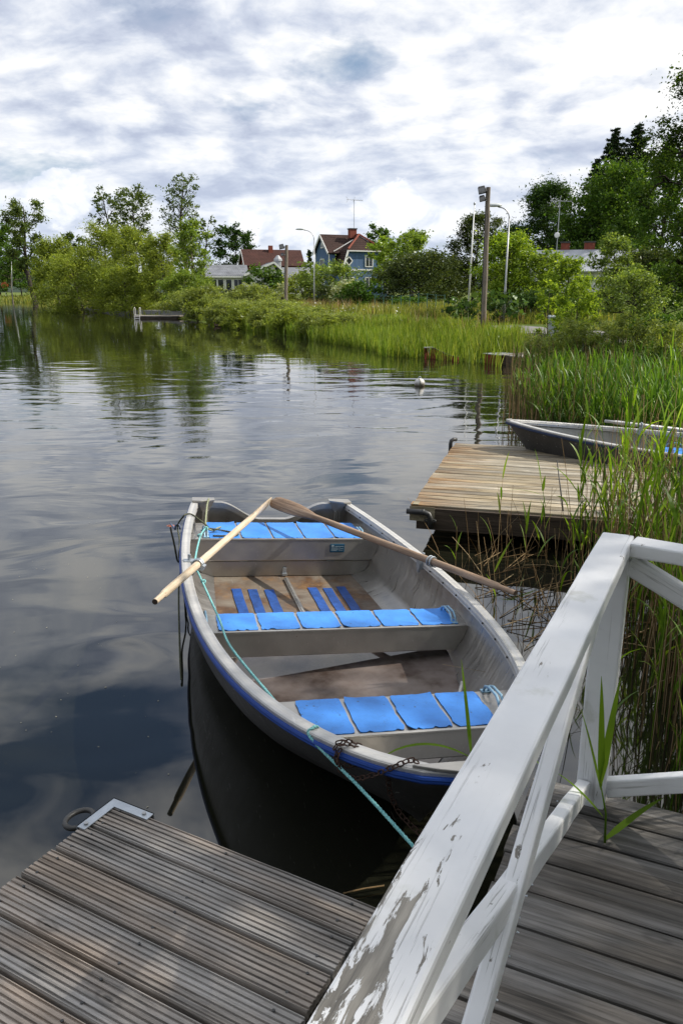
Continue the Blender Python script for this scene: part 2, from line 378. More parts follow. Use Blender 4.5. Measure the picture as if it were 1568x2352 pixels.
# ------------------------------------------------------------------ materials
M_alu = alu_mat('aluminium', (.46, .445, .42), .75, .36)
M_alu_in = alu_mat('aluminium_inside', (.42, .405, .385), .8, .33)
M_alu_floor = alu_mat('aluminium_floor', (.28, .245, .20), .3, .5, stain=(.085, .045, .025))
M_alu_rim = alu_mat('aluminium_rim', (.56, .555, .54), .35, .45, ribs=True)
M_alu_dark = alu_mat('aluminium_shade_dark', (.075, .073, .072), .3, .42)  # outer hull's shade is put into this dark base colour
M_galv = flat_mat('galvanised_steel', (.42, .46, .50), .42, .7, .2, 9)
M_handle = flat_mat('blue_grey_handle', (.25, .42, .55), .4, .2, .12, 20)
M_blue = flat_mat('blue_rubber_strip', (.008, .05, .27), .5, 0, .15, 8)
M_dkblue = flat_mat('dark_blue_strip', (.012, .025, .07), .5, 0, .2, 8)
def pad_material():
    m, nt, o = mat('blue_foam_pad'); v = nt.obj()
    n = nt.noise(v, 5, 5, .6); sp = nt.n('ShaderNodeTexVoronoi', None, Vector=v, Scale=16.).outputs['Distance']
    k = nt.maprange(n, .3, .7, .74, 1.16); c = nt.vmath('MULTIPLY', (.055, .26, .76), nt.comb(k, k, k))
    c = nt.mix(nt.math('MULTIPLY', nt.maprange(sp, .05, .11, 1, 0), .75), c, (.04, .06, .10))
    cr = nt.maprange(nt.math('ABSOLUTE', nt.math('SUBTRACT', nt.noise(v, 7, 3, .5), .5)), 0., .006, .35, 0.)
    c = nt.mix(cr, c, (.04, .10, .28))
    principled(nt, o, c, .55, 0, nt.bump(nt.noise(v, 60, 4), .2, .003), .4); return m
M_pad = pad_material()
M_pad_worn = flat_mat('worn_blue_strip', (.015, .065, .26), .6, 0, .5, 14)
M_plate = flat_mat('blue_plate', (.015, .10, .19), .4, .3, .08, 20)
M_mark = flat_mat('pale_print', (.36, .46, .52), .5, 0, .1, 20)
M_oar = wood_mat('pale_oar_wood', (.30, .22, .14), (.58, .47, .34), (.76, .65, .51), 0, knots=False)
M_oar_old = wood_mat('brown_oar_wood', (.15, .095, .06), (.30, .205, .14), (.43, .32, .235), 0, knots=False)
M_oar_grey = flat_mat('grey_oar', (.42, .43, .44), .5, .2, .2, 10)
M_endgrain = flat_mat('dark_end_grain', (.06, .04, .03), .9)
M_deck = wood_mat('grey_grooved_decking', (.12, .113, .105), (.35, .33, .31), (.55, .525, .50), .145, True, (1.1, .96, .84))
M_deck2 = wood_mat('dark_grey_decking', (.045, .043, .040), (.135, .128, .120), (.27, .26, .25), .145, True, (1.05, .97, .88))
M_deck3 = wood_mat('tan_weathered_decking', (.105, .092, .07), (.265, .235, .18), (.45, .42, .36), .12, True, (1.0, .90, .72), edge_tint=(0.02, .6, (.85, .58, .36)))
M_beam = wood_mat('dark_wet_timber', (.03, .022, .016), (.075, .055, .04), (.13, .10, .075), 0, False)
M_beam_pale = wood_mat('pale_timber', (.17, .14, .09), (.36, .31, .21), (.5, .44, .33), 0, False)
M_pipe = flat_mat('black_pipe', (.055, .055, .055), .45, .3, .3, 12)
M_rust = flat_mat('rusty_chain', (.055, .030, .022), .85, .2, .4, 30)
M_redrust = flat_mat('red_rusty_sheet', (.19, .034, .020), .85, .1, .6, 4)
M_black = flat_mat('black', (.012, .012, .012), .5)
M_pole = bark_mat('grey_pole_wood', (.22, .185, .15))
M_white = flat_mat('white_paint', (.78, .78, .77), .5, 0, .05, 5)
M_steel = flat_mat('grey_lamp_steel', (.36, .37, .38), .4, .5, .1, 5)
M_lampglass = flat_mat('lamp_glass', (.55, .58, .58), .15, 0, .05, 5)
M_glass = flat_mat('dark_window_glass', (.02, .024, .03), .06, 0, .1, 3, .8)
def rope_mat(name, c, d):
    m, nt, o = mat(name); u = nt.n('ShaderNodeUVMap').outputs[0]; v = nt.obj()
    n = nt.noise(v, 150, 3, .6); c2 = nt.mix(nt.maprange(n, .35, .65), d, c)
    principled(nt, o, c2, .85, 0, nt.bump(n, .8, .004), .2); return m
M_rope = rope_mat('turquoise_rope', (.32, .66, .66), (.12, .36, .38))
M_rope_old = rope_mat('olive_rope', (.14, .15, .10), (.05, .055, .035))
M_rope_pale = rope_mat('pale_green_rope', (.42, .44, .30), (.20, .22, .13))
L_willow = leaf_mat('willow_leaves', (.115, .160, .026), (.22, .28, .055), (.30, .36, .09))
L_birch = leaf_mat('birch_leaves', (.085, .145, .024), (.175, .255, .052), (.25, .33, .085))
L_dark = leaf_mat('dark_leaves', (.018, .042, .012), (.038, .078, .020), (.06, .11, .03), .3)
L_alder = leaf_mat('alder_leaves', (.045, .075, .020), (.085, .125, .036), (.12, .165, .055), .4)
L_mid = leaf_mat('mid_green_leaves', (.03, .07, .012), (.065, .125, .022), (.11, .18, .035), .38)
L_lime = leaf_mat('lime_leaves', (.10, .17, .018), (.20, .30, .038), (.33, .43, .085), .45)
L_apple = leaf_mat('apple_leaves', (.075, .125, .028), (.155, .225, .058), (.28, .36, .12), .42, .15)
L_olive = leaf_mat('olive_leaves', (.028, .045, .014), (.055, .078, .026), (.09, .115, .04), .3, .12)
L_scrub = leaf_mat('scrub_willow_leaves', (.125, .170, .045), (.215, .270, .078), (.31, .36, .13), .42, .12)
L_spruce = leaf_mat('spruce_needles', (.012, .025, .011), (.022, .040, .016), (.035, .058, .022), .12)
L_hedge = leaf_mat('hedge_leaves', (.03, .075, .012), (.06, .125, .02), (.10, .18, .035), .35)
L_knot = leaf_mat('broad_leaves', (.03, .065, .018), (.065, .12, .032), (.10, .165, .05), .35, .15)
L_white = leaf_mat('white_blossom', (.14, .19, .09), (.42, .46, .34), (.62, .64, .55), .3)
L_reed = leaf_mat('reed_leaves', (.065, .130, .018), (.13, .225, .030), (.24, .35, .06), .5, .06)
L_reedfar = leaf_mat('reed_leaves_far', (.045, .105, .020), (.085, .170, .030), (.15, .25, .045), .42, .06)
L_straw = leaf_mat('dry_reed_straw', (.17, .105, .055), (.30, .205, .115), (.46, .35, .22), .2, .3)
L_grass = leaf_mat('meadow_grass', (.10, .135, .030), (.19, .215, .055), (.32, .30, .12), .4)
L_sedge = leaf_mat('shore_sedge', (.085, .145, .020), (.155, .225, .038), (.26, .30, .08), .42)
B_grey = bark_mat('grey_bark', (.10, .085, .07)); B_dark = bark_mat('dark_bark', (.045, .036, .03)); B_pale = bark_mat('pale_bark', (.20, .17, .12))

# ------------------------------------------------------------------ ground, water, road
def ground_material():
    m, nt, o = mat('ground_soil'); v = nt.obj(); n = nt.noise(v, .5, 6, .6); n2 = nt.noise(v, 14, 5, .65)
    c = nt.ramp(nt.math('ADD', nt.math('MULTIPLY', n, .6), nt.math('MULTIPLY', n2, .4)), [(.35, (.045, .075, .014)), (.5, (.11, .15, .03)), (.65, (.20, .20, .065))])
    principled(nt, o, c, .95, 0, nt.bump(n2, 1., .08), .1); return m
def water_material():
    m, nt, o = mat('lake_water'); v = nt.obj(); x, y, z = nt.sep(v)
    wv = nt.vmath('ADD', v, nt.vmath('MULTIPLY', nt.noise(v, .35, 2, .5, 0, 'Color'), (1.6, 1.6, 0)))
    lazy = nt.noise(nt.scale(wv, .75, 1.25, 1), 1., 1.2, .4, .6)
    mid = nt.noise(nt.scale(wv, 1.4, 3.4, 1), 1., 2, .5, .2)
    fine = nt.noise(nt.scale(v, 2.6, 7.5, 1), 1., 2, .5, .3)
    pat = nt.maprange(nt.noise(nt.scale(v, .05, .14, 1), 1., 3, .5), .36, .62)
    near = nt.maprange(y, 3.5, 9.5, 0., 1.)
    yw = nt.math('ADD', y, nt.math('MULTIPLY', nt.math('SUBTRACT', nt.noise(nt.scale(v, .09, .09, 1), 1., 2), .5), 16.)); calm = nt.maprange(yw, 19., 27., 1., .10)
    fm = nt.math('MULTIPLY', nt.math('MULTIPLY', nt.maprange(y, 8., 14.), calm), nt.math('ADD', .3, nt.math('MULTIPLY', pat, .9)))
    near = nt.math('MULTIPLY', near, nt.maprange(yw, 19., 27., 1., .22))
    h = nt.math('ADD', nt.math('MULTIPLY', lazy, nt.math('ADD', nt.maprange(yw, 19., 27., .012, .005), nt.math('MULTIPLY', near, .006))),
                nt.math('ADD', nt.math('MULTIPLY', mid, nt.math('MULTIPLY', near, .0029)), nt.math('MULTIPLY', fine, nt.math('MULTIPLY', fm, .0019))))
    nrm = nt.n('ShaderNodeBump', None, Strength=1., Distance=1., Height=h).outputs[0]
    principled(nt, o, (.010, .0105, .0065), .025, 0, nrm, .5, IOR=1.85); return m
M_ground = ground_material(); M_water = water_material()
rs = np.concatenate([np.linspace(.2, 30, 112), np.geomspace(30.5, 260, 110), np.geomspace(270, 2500, 20)])
th = np.radians(np.concatenate([np.linspace(-75, 100, 210), np.linspace(104, 285, 46)]))
GX = rs[:, None] * np.sin(th)[None]; GY = rs[:, None] * np.cos(th)[None]
GZ = ground_z(GX, GY).reshape(GX.shape)
me = bpy.data.meshes.new('ground'); ni, nj = GX.shape
idx = np.arange(ni * nj).reshape(ni, nj)
me.from_pydata(np.stack([GX, GY, GZ], -1).reshape(-1, 3).tolist(), [], np.stack([idx[:-1, :-1], idx[:-1, 1:], idx[1:, 1:], idx[1:, :-1]], -1).reshape(-1, 4).tolist())
me.polygons.foreach_set('use_smooth', [True] * len(me.polygons)); me.materials.append(M_ground)
go = bpy.data.objects.new('ground', me); col.objects.link(go); tag(go, kind='structure')
# distant wooded ridge
hill_pts = []
for i in range(140):
    a = R(-60 + 130 * i / 139)
    hgt = 16 + 5 * math.sin(i * .31) + 3 * math.sin(i * .83 + 1) 
    hill_pts.append([(math.sin(a) * d_, math.cos(a) * d_, z_) for d_, z_ in ((560, -1), (600, hgt * .7), (660, hgt), (800, hgt * .6))])
mb = MB(); mb.sheet(hill_pts)
M_hill = flat_mat('far_forest_ground', (.025, .045, .028), .95, 0, .3, .05)
tag(mb.build('hills', M_hill, smooth=True), kind='structure')

# road: a strip following the bank
def road_strip():
    pts = [(-30, 95), (-16, 75), (-6, 60), (1.5, 45), (5.2, 37), (7.4, 31.2), (9.2, 26), (10.8, 20.5), (12.2, 14), (13, 7), (13.5, -8)]
    P = [Vector((a, b, 0)) for a, b in pts]; out = []
    for i in range(len(P) - 1):
        for k in range(6):
            t = k / 6; p0, p1, p2, p3 = P[max(i - 1, 0)], P[i], P[i + 1], P[min(i + 2, len(P) - 1)]
            q = .5 * ((2 * p1) + (p2 - p0) * t + (2 * p0 - 5 * p1 + 4 * p2 - p3) * t * t + (3 * p1 - p0 - 3 * p2 + p3) * t ** 3); out.append(q)
    return out
RC = road_strip(); RW = 1.55
grid = []
for i, q in enumerate(RC):
    d = (RC[min(i + 1, len(RC) - 1)] - RC[max(i - 1, 0)]).normalized(); nrm = Vector((d.y, -d.x, 0))
    row = []
    for k in (-1, -.5, 0, .5, 1):
        p = q + nrm * RW * k; row.append((p.x, p.y, gz(q.x, q.y) + .10 - .04 * abs(k)))
    grid.append(row)
mb = MB(); mb.sheet(grid, .35)
M_road = flat_mat('grey_asphalt', (.17, .165, .16), .9, 0, .15, 4)
tag(mb.build('road', M_road, smooth=False), kind='structure')

# ------------------------------------------------------------------ rowing boats
BP = dict(x0=-.618, y0=6.3961, hd=2.9003, L=4.1675, bt=.6594, c1=.7003, c2=-.0834, c3=-1.1593, z0=.4392, zb=.1101, heel=.0749, bow=1.2991)
BL = BP['L']
def hb(t):
    return max(0., BP['bt'] * (1 - t ** 4) + t * (1 - t) * (BP['c1'] + BP['c2'] * t + BP['c3'] * t * t) + BP['bow'] * t ** 3 * math.sqrt(max(0., 1 - t)))
def zrim(t): return BP['z0'] + BP['zb'] * max(0., t) ** 2.2
def zkeel(t): return -.10 + (max(0., t - .62) / .38) ** 2.2 * .22
def sstep(a, b, x): x = min(1, max(0, (x - a) / (b - a))); return x * x * (3 - 2 * x)
BOXF = [(1., 1.), (.995, .93), (.985, .80), (.968, .62), (.928, .53), (.905, .38), (.86, .30), (.72, .17), (.55, .10), (.28, .05), (0., 0.)]
VF = [(1., 1.), (.97, .93), (.90, .80), (.79, .62), (.73, .52), (.62, .40), (.53, .31), (.40, .20), (.27, .12), (.13, .05), (0., 0.)]
def section(t, inset=0.):
    wv = sstep(.45, 1., t); B = max(0., hb(t) - inset); Rm = zrim(t); K = zkeel(t) + inset * 1.2; out = []
    for (bx, bz), (vx, vz) in zip(BOXF, VF):
        fx = bx + (vx - bx) * wv; fz = bz + (vz - bz) * wv
        z = K + (Rm - K) * fz; rake = (Rm - z) * .75 * sstep(.7, 1., t)
        out.append((B * fx, t * BL - rake - (inset if t > .99 else 0), z))
    return out
def rake_t(t, z):        # station whose raked section passes y = t * BL at height z
    q = t
    for _ in range(8): q = t + max(0., zrim(q) - z) * .75 * sstep(.7, 1., q) / BL
    return min(.999, q)
def inner_half(t, z):
    t = rake_t(t, z); s = section(t, .014)
    for a, b in zip(s, s[1:]):
        if b[2] <= z <= a[2]:
            k = (z - b[2]) / (a[2] - b[2] + 1e-9); return b[0] + (a[0] - b[0]) * k
    return s[-1][0]
FLOOR_Z = .035
TS = [1 - (1 - i / 46) ** 1.25 for i in range(47)]
def boat_matrix():
    hx, hy = math.sin(BP['hd']), math.cos(BP['hd']); f = Vector((hx, hy, 0)); r = Vector((-hy, hx, 0)); u = Vector((0, 0, 1)); h = BP['heel']
    r2 = r * math.cos(h) - u * math.sin(h); u2 = u * math.cos(h) + r * math.sin(h); X = -r2
    return Matrix(((X.x, f.x, u2.x, BP['x0']), (X.y, f.y, u2.y, BP['y0']), (X.z, f.z, u2.z, 0), (0, 0, 0, 1)))
def make_boat(name, M, label, dark_strip=False, pads_worn=0):
    root = empty(name, M); tag(root, label, 'rowing boat')
    # hull: outer and inner skin, open at the rim where the gunwale caps it
    mb = MB()
    for inset, flip in ((0., 1), (.014, 0)):
        grid = []
        for t in TS:
            s = section(t, inset)
            if inset: s = [(x, y, max(z, FLOOR_Z)) for x, y, z in s]
            row = [(x, y, z) for x, y, z in s] + [(-x, y, z) for x, y, z in reversed(s[:-1])]
            grid.append(row)
        if not inset: mb.cur = 0; mb.sheet(grid)
        else:
            b = len(mb.v); nj = len(grid[0]); mb.v.extend(p for rw in grid for p in rw)
            for i in range(len(grid) - 1):
                for j in range(nj - 1):
                    zz = [grid[i + a][j + c][2] for a in (0, 1) for c in (0, 1)]
                    mb.f.append((b + i * nj + j, b + i * nj + j + 1, b + (i + 1) * nj + j + 1, b + (i + 1) * nj + j)); mb.mi.append(2 if max(zz) < FLOOR_Z + .004 else 1)
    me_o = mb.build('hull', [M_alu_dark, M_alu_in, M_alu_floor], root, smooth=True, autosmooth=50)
    # transom with a scalloped upper edge
    s0 = section(0.0, .004); top = []
    for k in range(33):
        x = -.62 + 1.24 * k / 32; a = abs(x)
        dip = .14 * (1 - sstep(.10, .44, a)); top.append((x, zrim(0) - .012 - dip))
    lower = [(x, z) for x, y, z in s0 if z < zrim(0) - .03]
    outline = top + [(x, z) for x, z in lower] + [(-x, z) for x, z in reversed(lower[:-1])]
    Mt = Matrix(((1, 0, 0, 0), (0, 0, 1, .0), (0, 1, 0, 0), (0, 0, 0, 1)))
    mb = MB(); mb.prism(outline, .028, Mt); mb.build('transom', M_alu_in, root)
    mb = MB(); gridt = []
    for x, z in top: gridt.append([(x, -.012, z + .014), (x, .046, z + .014)])
    mb.sheet(gridt, .045); mb.build('transom_rim', M_alu_rim if False else M_alu, root, bevel=.003)
    # corner brackets with a ribbed post below
    for sx in (-1, 1):
        mb = MB(); zc = zrim(0) + .014; B = hb(0)
        o = [(sx * (B + .006), -.02), (sx * (B + .012), .085), (sx * (B - .06), .10), (sx * (B - .175), .045), (sx * (B - .175), -.02)]
        mb.prism(o, .016, Matrix.Translation((0, 0, zc)))
        o2 = [(sx * (B - .03), .05), (sx * (B - .15), .0), (sx * (B - .125), -.07), (sx * (B - .06), -.07)]
        mb.poly([(sx * (B - .035), .095, zc), (sx * (B - .17), .048, zc), (sx * (B - .13), .045, zc - .085), (sx * (B - .075), .06, zc - .085)], [(0, 1, 2, 3)])
        for q in (-.018, 0, .018):
            mb.box((sx * (B - .10) + q, .045, zc - .20), (.014, .03 if q else .018, .25))
        mb.build('corner_bracket', M_alu, root, bevel=.003)
    # gunwale: ribbed aluminium rim and coloured rubbing strip
    for part in ('gunwale', 'rubbing_strip'):
        mb = MB(); ring = []; uvs = []
        for sx in (1, -1):
            seq = TS if sx == 1 else list(reversed(TS))[1:]
            for t in seq:
                B = hb(t); tn = Vector((hb(min(1, t + .01)) - hb(max(0, t - .01)), (min(1, t + .01) - max(0, t - .01)) * BL)).normalized()
                if t > .995: tn = Vector((-1, 0))
                n_ = Vector((tn.y, -tn.x))        # outward in (x, y) for the +x side
                if t > .995: n_ = Vector((0, 1))
                def pt(off, z):
                    x = B + n_.x * off; return (sx * max(x, 0.), t * BL + n_.y * off, zrim(t) + z)
                if part == 'gunwale':
                    w_in = min(.050, B * .9)
                    pr = [pt(.006, -.03), pt(.008, .004), pt(.003, .010), pt(-w_in + .004, .010), pt(-w_in, .004), pt(-w_in, -.042)]
                else:
                    pr = [pt(.004, -.010), pt(.016, -.013), pt(.019, -.021), pt(.016, -.027), pt(.017, -.033), pt(.012, -.040), pt(.002, -.042)]
                ring.append(pr)
        mb.sheet(ring)
        go_ = mb.build(part, M_alu_rim if part == 'gunwale' else (M_dkblue if dark_strip else M_blue), root, smooth=True, autosmooth=35)
        uvl = go_.data.uv_layers.new(name='uv'); nj = len(ring[0])
        for lp in go_.data.loops:
            j = lp.vertex_index % nj; uvl.data[lp.index].uv = ((j / (nj - 1)), (lp.vertex_index // nj) * .1)
    # rivets along the inside of the rim
    mb = MB()
    for t in [.04 + .055 * k for k in range(17)]:
        for sx in (-1, 1):
            B = hb(t) - .053; mb.tube([(sx * B, t * BL, zrim(t) - .022), (sx * (B - .006), t * BL, zrim(t) - .022)], .006, 6)
    rv = mb.build('rivet', M_alu_dark, root); rv['kind'] = 'stuff'
    # bow cap
    mb = MB(); o = []
    for t in (.988, .992, .996, 1.0): o.append((hb(t) + .008, t * BL + (.012 if t == 1 else 0)))
    o = o + [(-x, y) for x, y in reversed(o[:-1])]; mb.prism(o, .016, Matrix.Translation((0, 0, zrim(.97) + .012))); mb.build('bow_cap', M_alu, root, bevel=.004)
    # benches
    def bench(nm, y0, y1, z, hgt, taper_b, npads, seed, pad_x=None, wide=.0):
        rg = random.Random(seed); tm = (y0 + y1) / 2 / BL
        mb = MB(); rows = []
        wt0, wt1 = inner_half(y0 / BL, z) + .004, inner_half(y1 / BL, z) + .004
        wb0, wb1 = inner_half(y0 / BL, z - hgt) + .004, inner_half(y1 / BL, z - hgt) + .004
        top_ = [(-wt0, y0, z), (wt0, y0, z), (wt1, y1, z), (-wt1, y1, z)]; bot = [(-wb0, y0, z - hgt), (wb0, y0, z - hgt), (wb1, y1, z - hgt), (-wb1, y1, z - hgt)]
        zm = z - hgt * .45; wm0, wm1 = inner_half(y0 / BL, zm) + .003, inner_half(y1 / BL, zm) + .003
        mid = [(-wm0, y0, zm), (wm0, y0, zm), (wm1, y1, zm), (-wm1, y1, zm)]
        Pp = top_ + mid + bot; Fs = [(0, 1, 2, 3), (11, 10, 9, 8)]
        for a in (0, 4):
            for k in range(4): Fs.append((a + k, a + 4 + k, a + 4 + (k + 1) % 4, a + (k + 1) % 4))
        mb.poly(Pp, Fs); bo = mb.build(nm, M_alu, root, bevel=.008)
        # lip along the front edge
        mb = MB(); mb.bar((-wt1 + .01, y1 - .006, z + .001), (wt1 - .01, y1 - .006, z + .001), .018, .012); mb.build('edge_lip', M_alu, bo, bevel=.003)
        m0, m1 = (y0 + .012, y1 - .022); wmin = min(wt0, wt1); xa, xb = pad_x or (-wmin + .05, wmin - .10); xa, xb = max(xa, -wmin + .02), min(xb, wmin - .02)
        pw = (xb - xa) / npads
        for k in range(npads):
            a, b = xa + k * pw + .008, xa + (k + 1) * pw - .008; grid = []; nx, ny = 14, 10
            jl = [rg.uniform(-.002, .002) * (3 if rg.random() < .2 else 1) for _ in range(ny)]; jr = [rg.uniform(-.002, .002) * (3 if rg.random() < .2 else 1) for _ in range(ny)]
            jb = [rg.uniform(-.002, .002) for _ in range(nx)]; jf = [rg.uniform(-.0025, .002) - (.014 if rg.random() < .10 else 0) for _ in range(nx)]
            curl = [(rg.random() < .3) * rg.uniform(.004, .014) for _ in range(4)]
            lift = rg.uniform(0, .0015)
            for i in range(nx):
                row = []
                for j in range(ny):
                    u, v = i / (nx - 1), j / (ny - 1)
                    # rounded corners
                    cu = min(u, 1 - u) * (b - a); cv = min(v, 1 - v) * (m1 - m0); rr = .013; 
                    x = a + (b - a) * u + jl[j] * (1 - u) + jr[j] * u; y = m0 + (m1 - m0) * v + jb[i] * (1 - v) + jf[i] * v
                    if cu < rr and cv < rr:
                        ex, ey = rr - cu, rr - cv; L_ = math.hypot(ex, ey)
                        if L_ > rr:
                            k2 = rr / L_; x += (1 if u < .5 else -1) * ex * (1 - k2); y += (1 if v < .5 else -1) * ey * (1 - k2)
                    q = (0 if u < .5 else 1) + (0 if v < .5 else 2); dc = math.hypot(min(u, 1 - u) * (b - a), min(v, 1 - v) * (m1 - m0))
                    z_ = z + .0065 + curl[q] * max(0, 1 - dc / .06) ** 2 + lift * math.sin(u * 6 + k) * v
                    row.append((x, y, z_))
                grid.append(row)
            mb = MB(); mb.sheet(grid, .0035); mb.build('seat_pad', M_pad, bo, smooth=True, autosmooth=40)
        return bo
    def seat_handle(bo, x, y, z):
        x = math.copysign(min(abs(x), inner_half((y + .09) / BL, z) - .035), x)
        mb = MB()
        for q in (-.012, .012):
            mb.tube([(x + q, y - .10, z), (x + q, y - .085, z + .035), (x + q, y - .05, z + .050), (x + q, y + .03, z + .050), (x + q, y + .065, z + .03), (x + q, y + .085, z)], .0065, 8)
        mb.box((x, y - .10, z + .004), (.045, .03, .006)); mb.box((x, y + .085, z + .004), (.045, .03, .006)); mb.build('handle', M_handle, bo, smooth=False)
    b1 = bench('rear_bench', .28, .742, .336, .17, .8, 5, 3); seat_handle(b1, -.605, .62, .336); seat_handle(b1, .60, .60, .336)
    b2 = bench('middle_bench', 2.172, 2.444, .336, .148, .8, 6, 5); seat_handle(b2, -.70, 2.31, .336); seat_handle(b2, .745, 2.30, .336)
    b3 = bench('bow_bench', 3.31, 3.635, .392, .13, .8, 4, 9, pad_x=(-.46, .53))
    seat_handle(b3, -.515, 3.42, .392)
    # locker panel under the rear bench
    ow = [inner_half(.70 / BL, z) for z in (.165, .12, .08, FLOOR_Z + .004)]; zs = (.158, .12, .08, FLOOR_Z + .004)
    o = [(w_, z) for w_, z in zip(ow, zs)] + [(-w_, z) for w_, z in reversed(list(zip(ow, zs)))]
    mb = MB(); mb.prism(o, .02, Matrix(((1, 0, 0, 0), (0, 0, 1, .70), (0, 1, 0, 0), (0, 0, 0, 1)))); pl = mb.build('locker_panel', M_alu, root, bevel=.003)
    for x in (.32, -.36):
        mb = MB(); mb.tube([(x - .03, .726, .160), (x + .03, .726, .160)], .006, 6); mb.build('hinge', M_galv, pl)
    mb = MB(); mb.box((0, .728, .075), (.03, .012, .07)); mb.box((0, .735, .055), (.04, .012, .02)); mb.build('latch', M_galv, pl, bevel=.002)
    # data plate on the rear bench
    mb = MB(); mb.box((-.40, .745, .268), (.115, .006, .066)); dp = mb.build('data_plate', M_plate, b1, bevel=.003)
    mb = MB()
    for r_, (z, xa, xb) in enumerate([(.284, -.375, -.450), (.2805, -.385, -.450), (.272, -.352, -.405), (.264, -.352, -.412), (.256, -.352, -.408), (.249, -.352, -.396), (.265, -.425, -.448), (.252, -.425, -.446)]):
        mb.box(((xa + xb) / 2, .7486, z), (abs(xb - xa), .0008, .0022))
    mb.tube([(-.362 + .010 * math.cos(a), .7488, .286 + .006 * math.sin(a)) for a in [2 * math.pi * k / 14 for k in range(14)]], .0012, 4, closed=True)
    mb.box((-.362, .7488, .286), (.008, .0008, .006)); mb.box((-.418, .7488, .262), (.004, .0008, .030))
    mb.build('printed_marks', M_mark, dp)
    # floor: keel strip, anti-slip strips
    mb = MB(); mb.box((0, 2.2, FLOOR_Z + .008), (.035, 2.8, .014)); mb.box((0, 2.2, FLOOR_Z + .016), (.014, 2.8, .01)); mb.build('keel_strip', M_alu, root, bevel=.003)
    rg = random.Random(4)
    for x in (.40, .285, .165, -.165, -.275, -.385):
        mb = MB(); y0, y1 = 1.00 + rg.uniform(-.02, .02), 1.95; n = 12; hw = .034
        grid = [[(x - hw + rg.uniform(-.002, .002), y0 + (y1 - y0) * i / n, FLOOR_Z + .006), (x + hw + rg.uniform(-.002, .002), y0 + (y1 - y0) * i / n, FLOOR_Z + .006)] for i in range(n + 1)]
        mb.sheet(grid, .003); mb.build('anti_slip_strip', M_pad_worn, root)
    # curved frame in the bow half
    for sx in (1, -1):
        mb = MB(); pts = []
        for k in range(10):
            z = FLOOR_Z + .004 + (.26 - FLOOR_Z) * k / 9; pts.append((sx * (inner_half(3.28 / BL, z) - .012), 3.28 - .30 * k / 9, z))
        mb.tube(pts, .012, 6); mb.build('frame_rib', M_alu, root, smooth=True)
    return root
BOAT_M = boat_matrix()
boat = make_boat('rowing_boat', BOAT_M, 'aluminium rowing boat with blue rubbing strip, blue seat pads and two crossed oars')
def bw(t_s, lat, z):   # boat local -> world (lat positive = picture right)
    return BOAT_M @ Vector((-lat, t_s, z))
def oarlock(y, sx, zz, name='oarlock', parent=None, BM=None):
    t = y / BL; mb = MB(); B = hb(t) - .022; z = zrim(t)
    mb.box((sx * (B - .02), y, z - .02), (.07, .055, .075)); mb.tube([(sx * (B - .02), y, z), (sx * (B - .02), y, z + .055)], .011, 8)
    mb.box((sx * (B - .045), y, z - .05), (.018, .03, .06))
    return mb.build(name, M_galv, parent, bevel=.003)
OL, OR = 1.60, 1.60         # distance of the oarlocks from the transom
oarlock(OL, 1, 0, parent=boat); oarlock(OR, -1, 0, parent=boat)

def oar(label, lock, tip_px, tip_z, end_px, mt, blade_tilt, group='crossed oars'):
    T = Vector(onz(*tip_px, tip_z)); A = lock; d = (A - T).normalized()
    # handle end: the point of the line nearest to its pixel
    best = None
    for k in range(400):
        q = A + d * (.2 + k * .004); v = q - Vector((0, 0, EYE)); c, s = math.cos(PITCH), math.sin(PITCH)
        zc = v.y * c - v.z * s; px = CX + F * v.x / zc; py = CY - F * (v.y * s + v.z * c) / zc
        e = math.hypot(px - end_px[0], py - end_px[1])
        if best is None or e < best[0]: best = (e, q)
    E = best[1]; Lg = (E - T).length; print('oar', label[:20], 'err', round(best[0], 1), 'len', round(Lg, 2))
    # local frame: X along the oar from blade tip to handle end
    X = (E - T).normalized(); Z = Vector((0, 0, 1)); Y = Z.cross(X).normalized(); Z = X.cross(Y)
    ct, st = math.cos(blade_tilt), math.sin(blade_tilt); Y2 = Y * ct + Z * st; Z2 = Z * ct - Y * st
    Mx = Matrix(((X.x, Y2.x, Z2.x, T.x), (X.y, Y2.y, Z2.y, T.y), (X.z, Y2.z, Z2.z, T.z), (0, 0, 0, 1)))
    root = empty('oar', Mx); tag(root, label, 'oar', group)
    mb = MB(); n = 12; rows = []
    prof = [(0., .012, .008), (.02, .045, .008), (.06, .058, .009), (.20, .062, .011), (.36, .058, .014), (.47, .046, .017), (.56, .032, .020), (.62, .0225, .0225)]
    for x, hw, ht in prof:
        rows.append([(x, hw * math.cos(2 * math.pi * k / n), ht * math.sin(2 * math.pi * k / n)) for k in range(n + 1)])
    mb.sheet(rows); mb.poly([rows[0][k] for k in range(n)], [tuple(range(n))]); mb.build('blade', mt, root, smooth=True)
    mb = MB(); pts = [(.60, 0, 0), (.9, 0, 0), (1.3, 0, 0), (Lg - .16, 0, 0), (Lg - .13, 0, 0), (Lg - .11, 0, 0), (Lg, 0, 0)]
    mb.tube(pts, [.0225, .0235, .0235, .0225, .0215, .0165, .0155], 12); mb.build('shaft', mt, root, smooth=True, autosmooth=60)
    mb = MB(); mb.tube([(Lg, 0, 0), (Lg + .002, 0, 0)], .0145, 12); mb.build('end_grain', M_endgrain, root)
    lk = (A - T).length; mb = MB()
    for q in (-.012, .012): mb.tube([(lk + q, .030 * math.cos(a), .030 * math.sin(a)) for a in [2 * math.pi * k / 16 for k in range(16)]], .0065, 6, closed=True)
    mb.box((lk, 0, -.034), (.045, .03, .02)); mb.build('collar', M_galv, root, smooth=False)
    return root
lockL = Vector(onz(455, 1296, .585)); lockR = Vector(onz(990, 1289, .50))
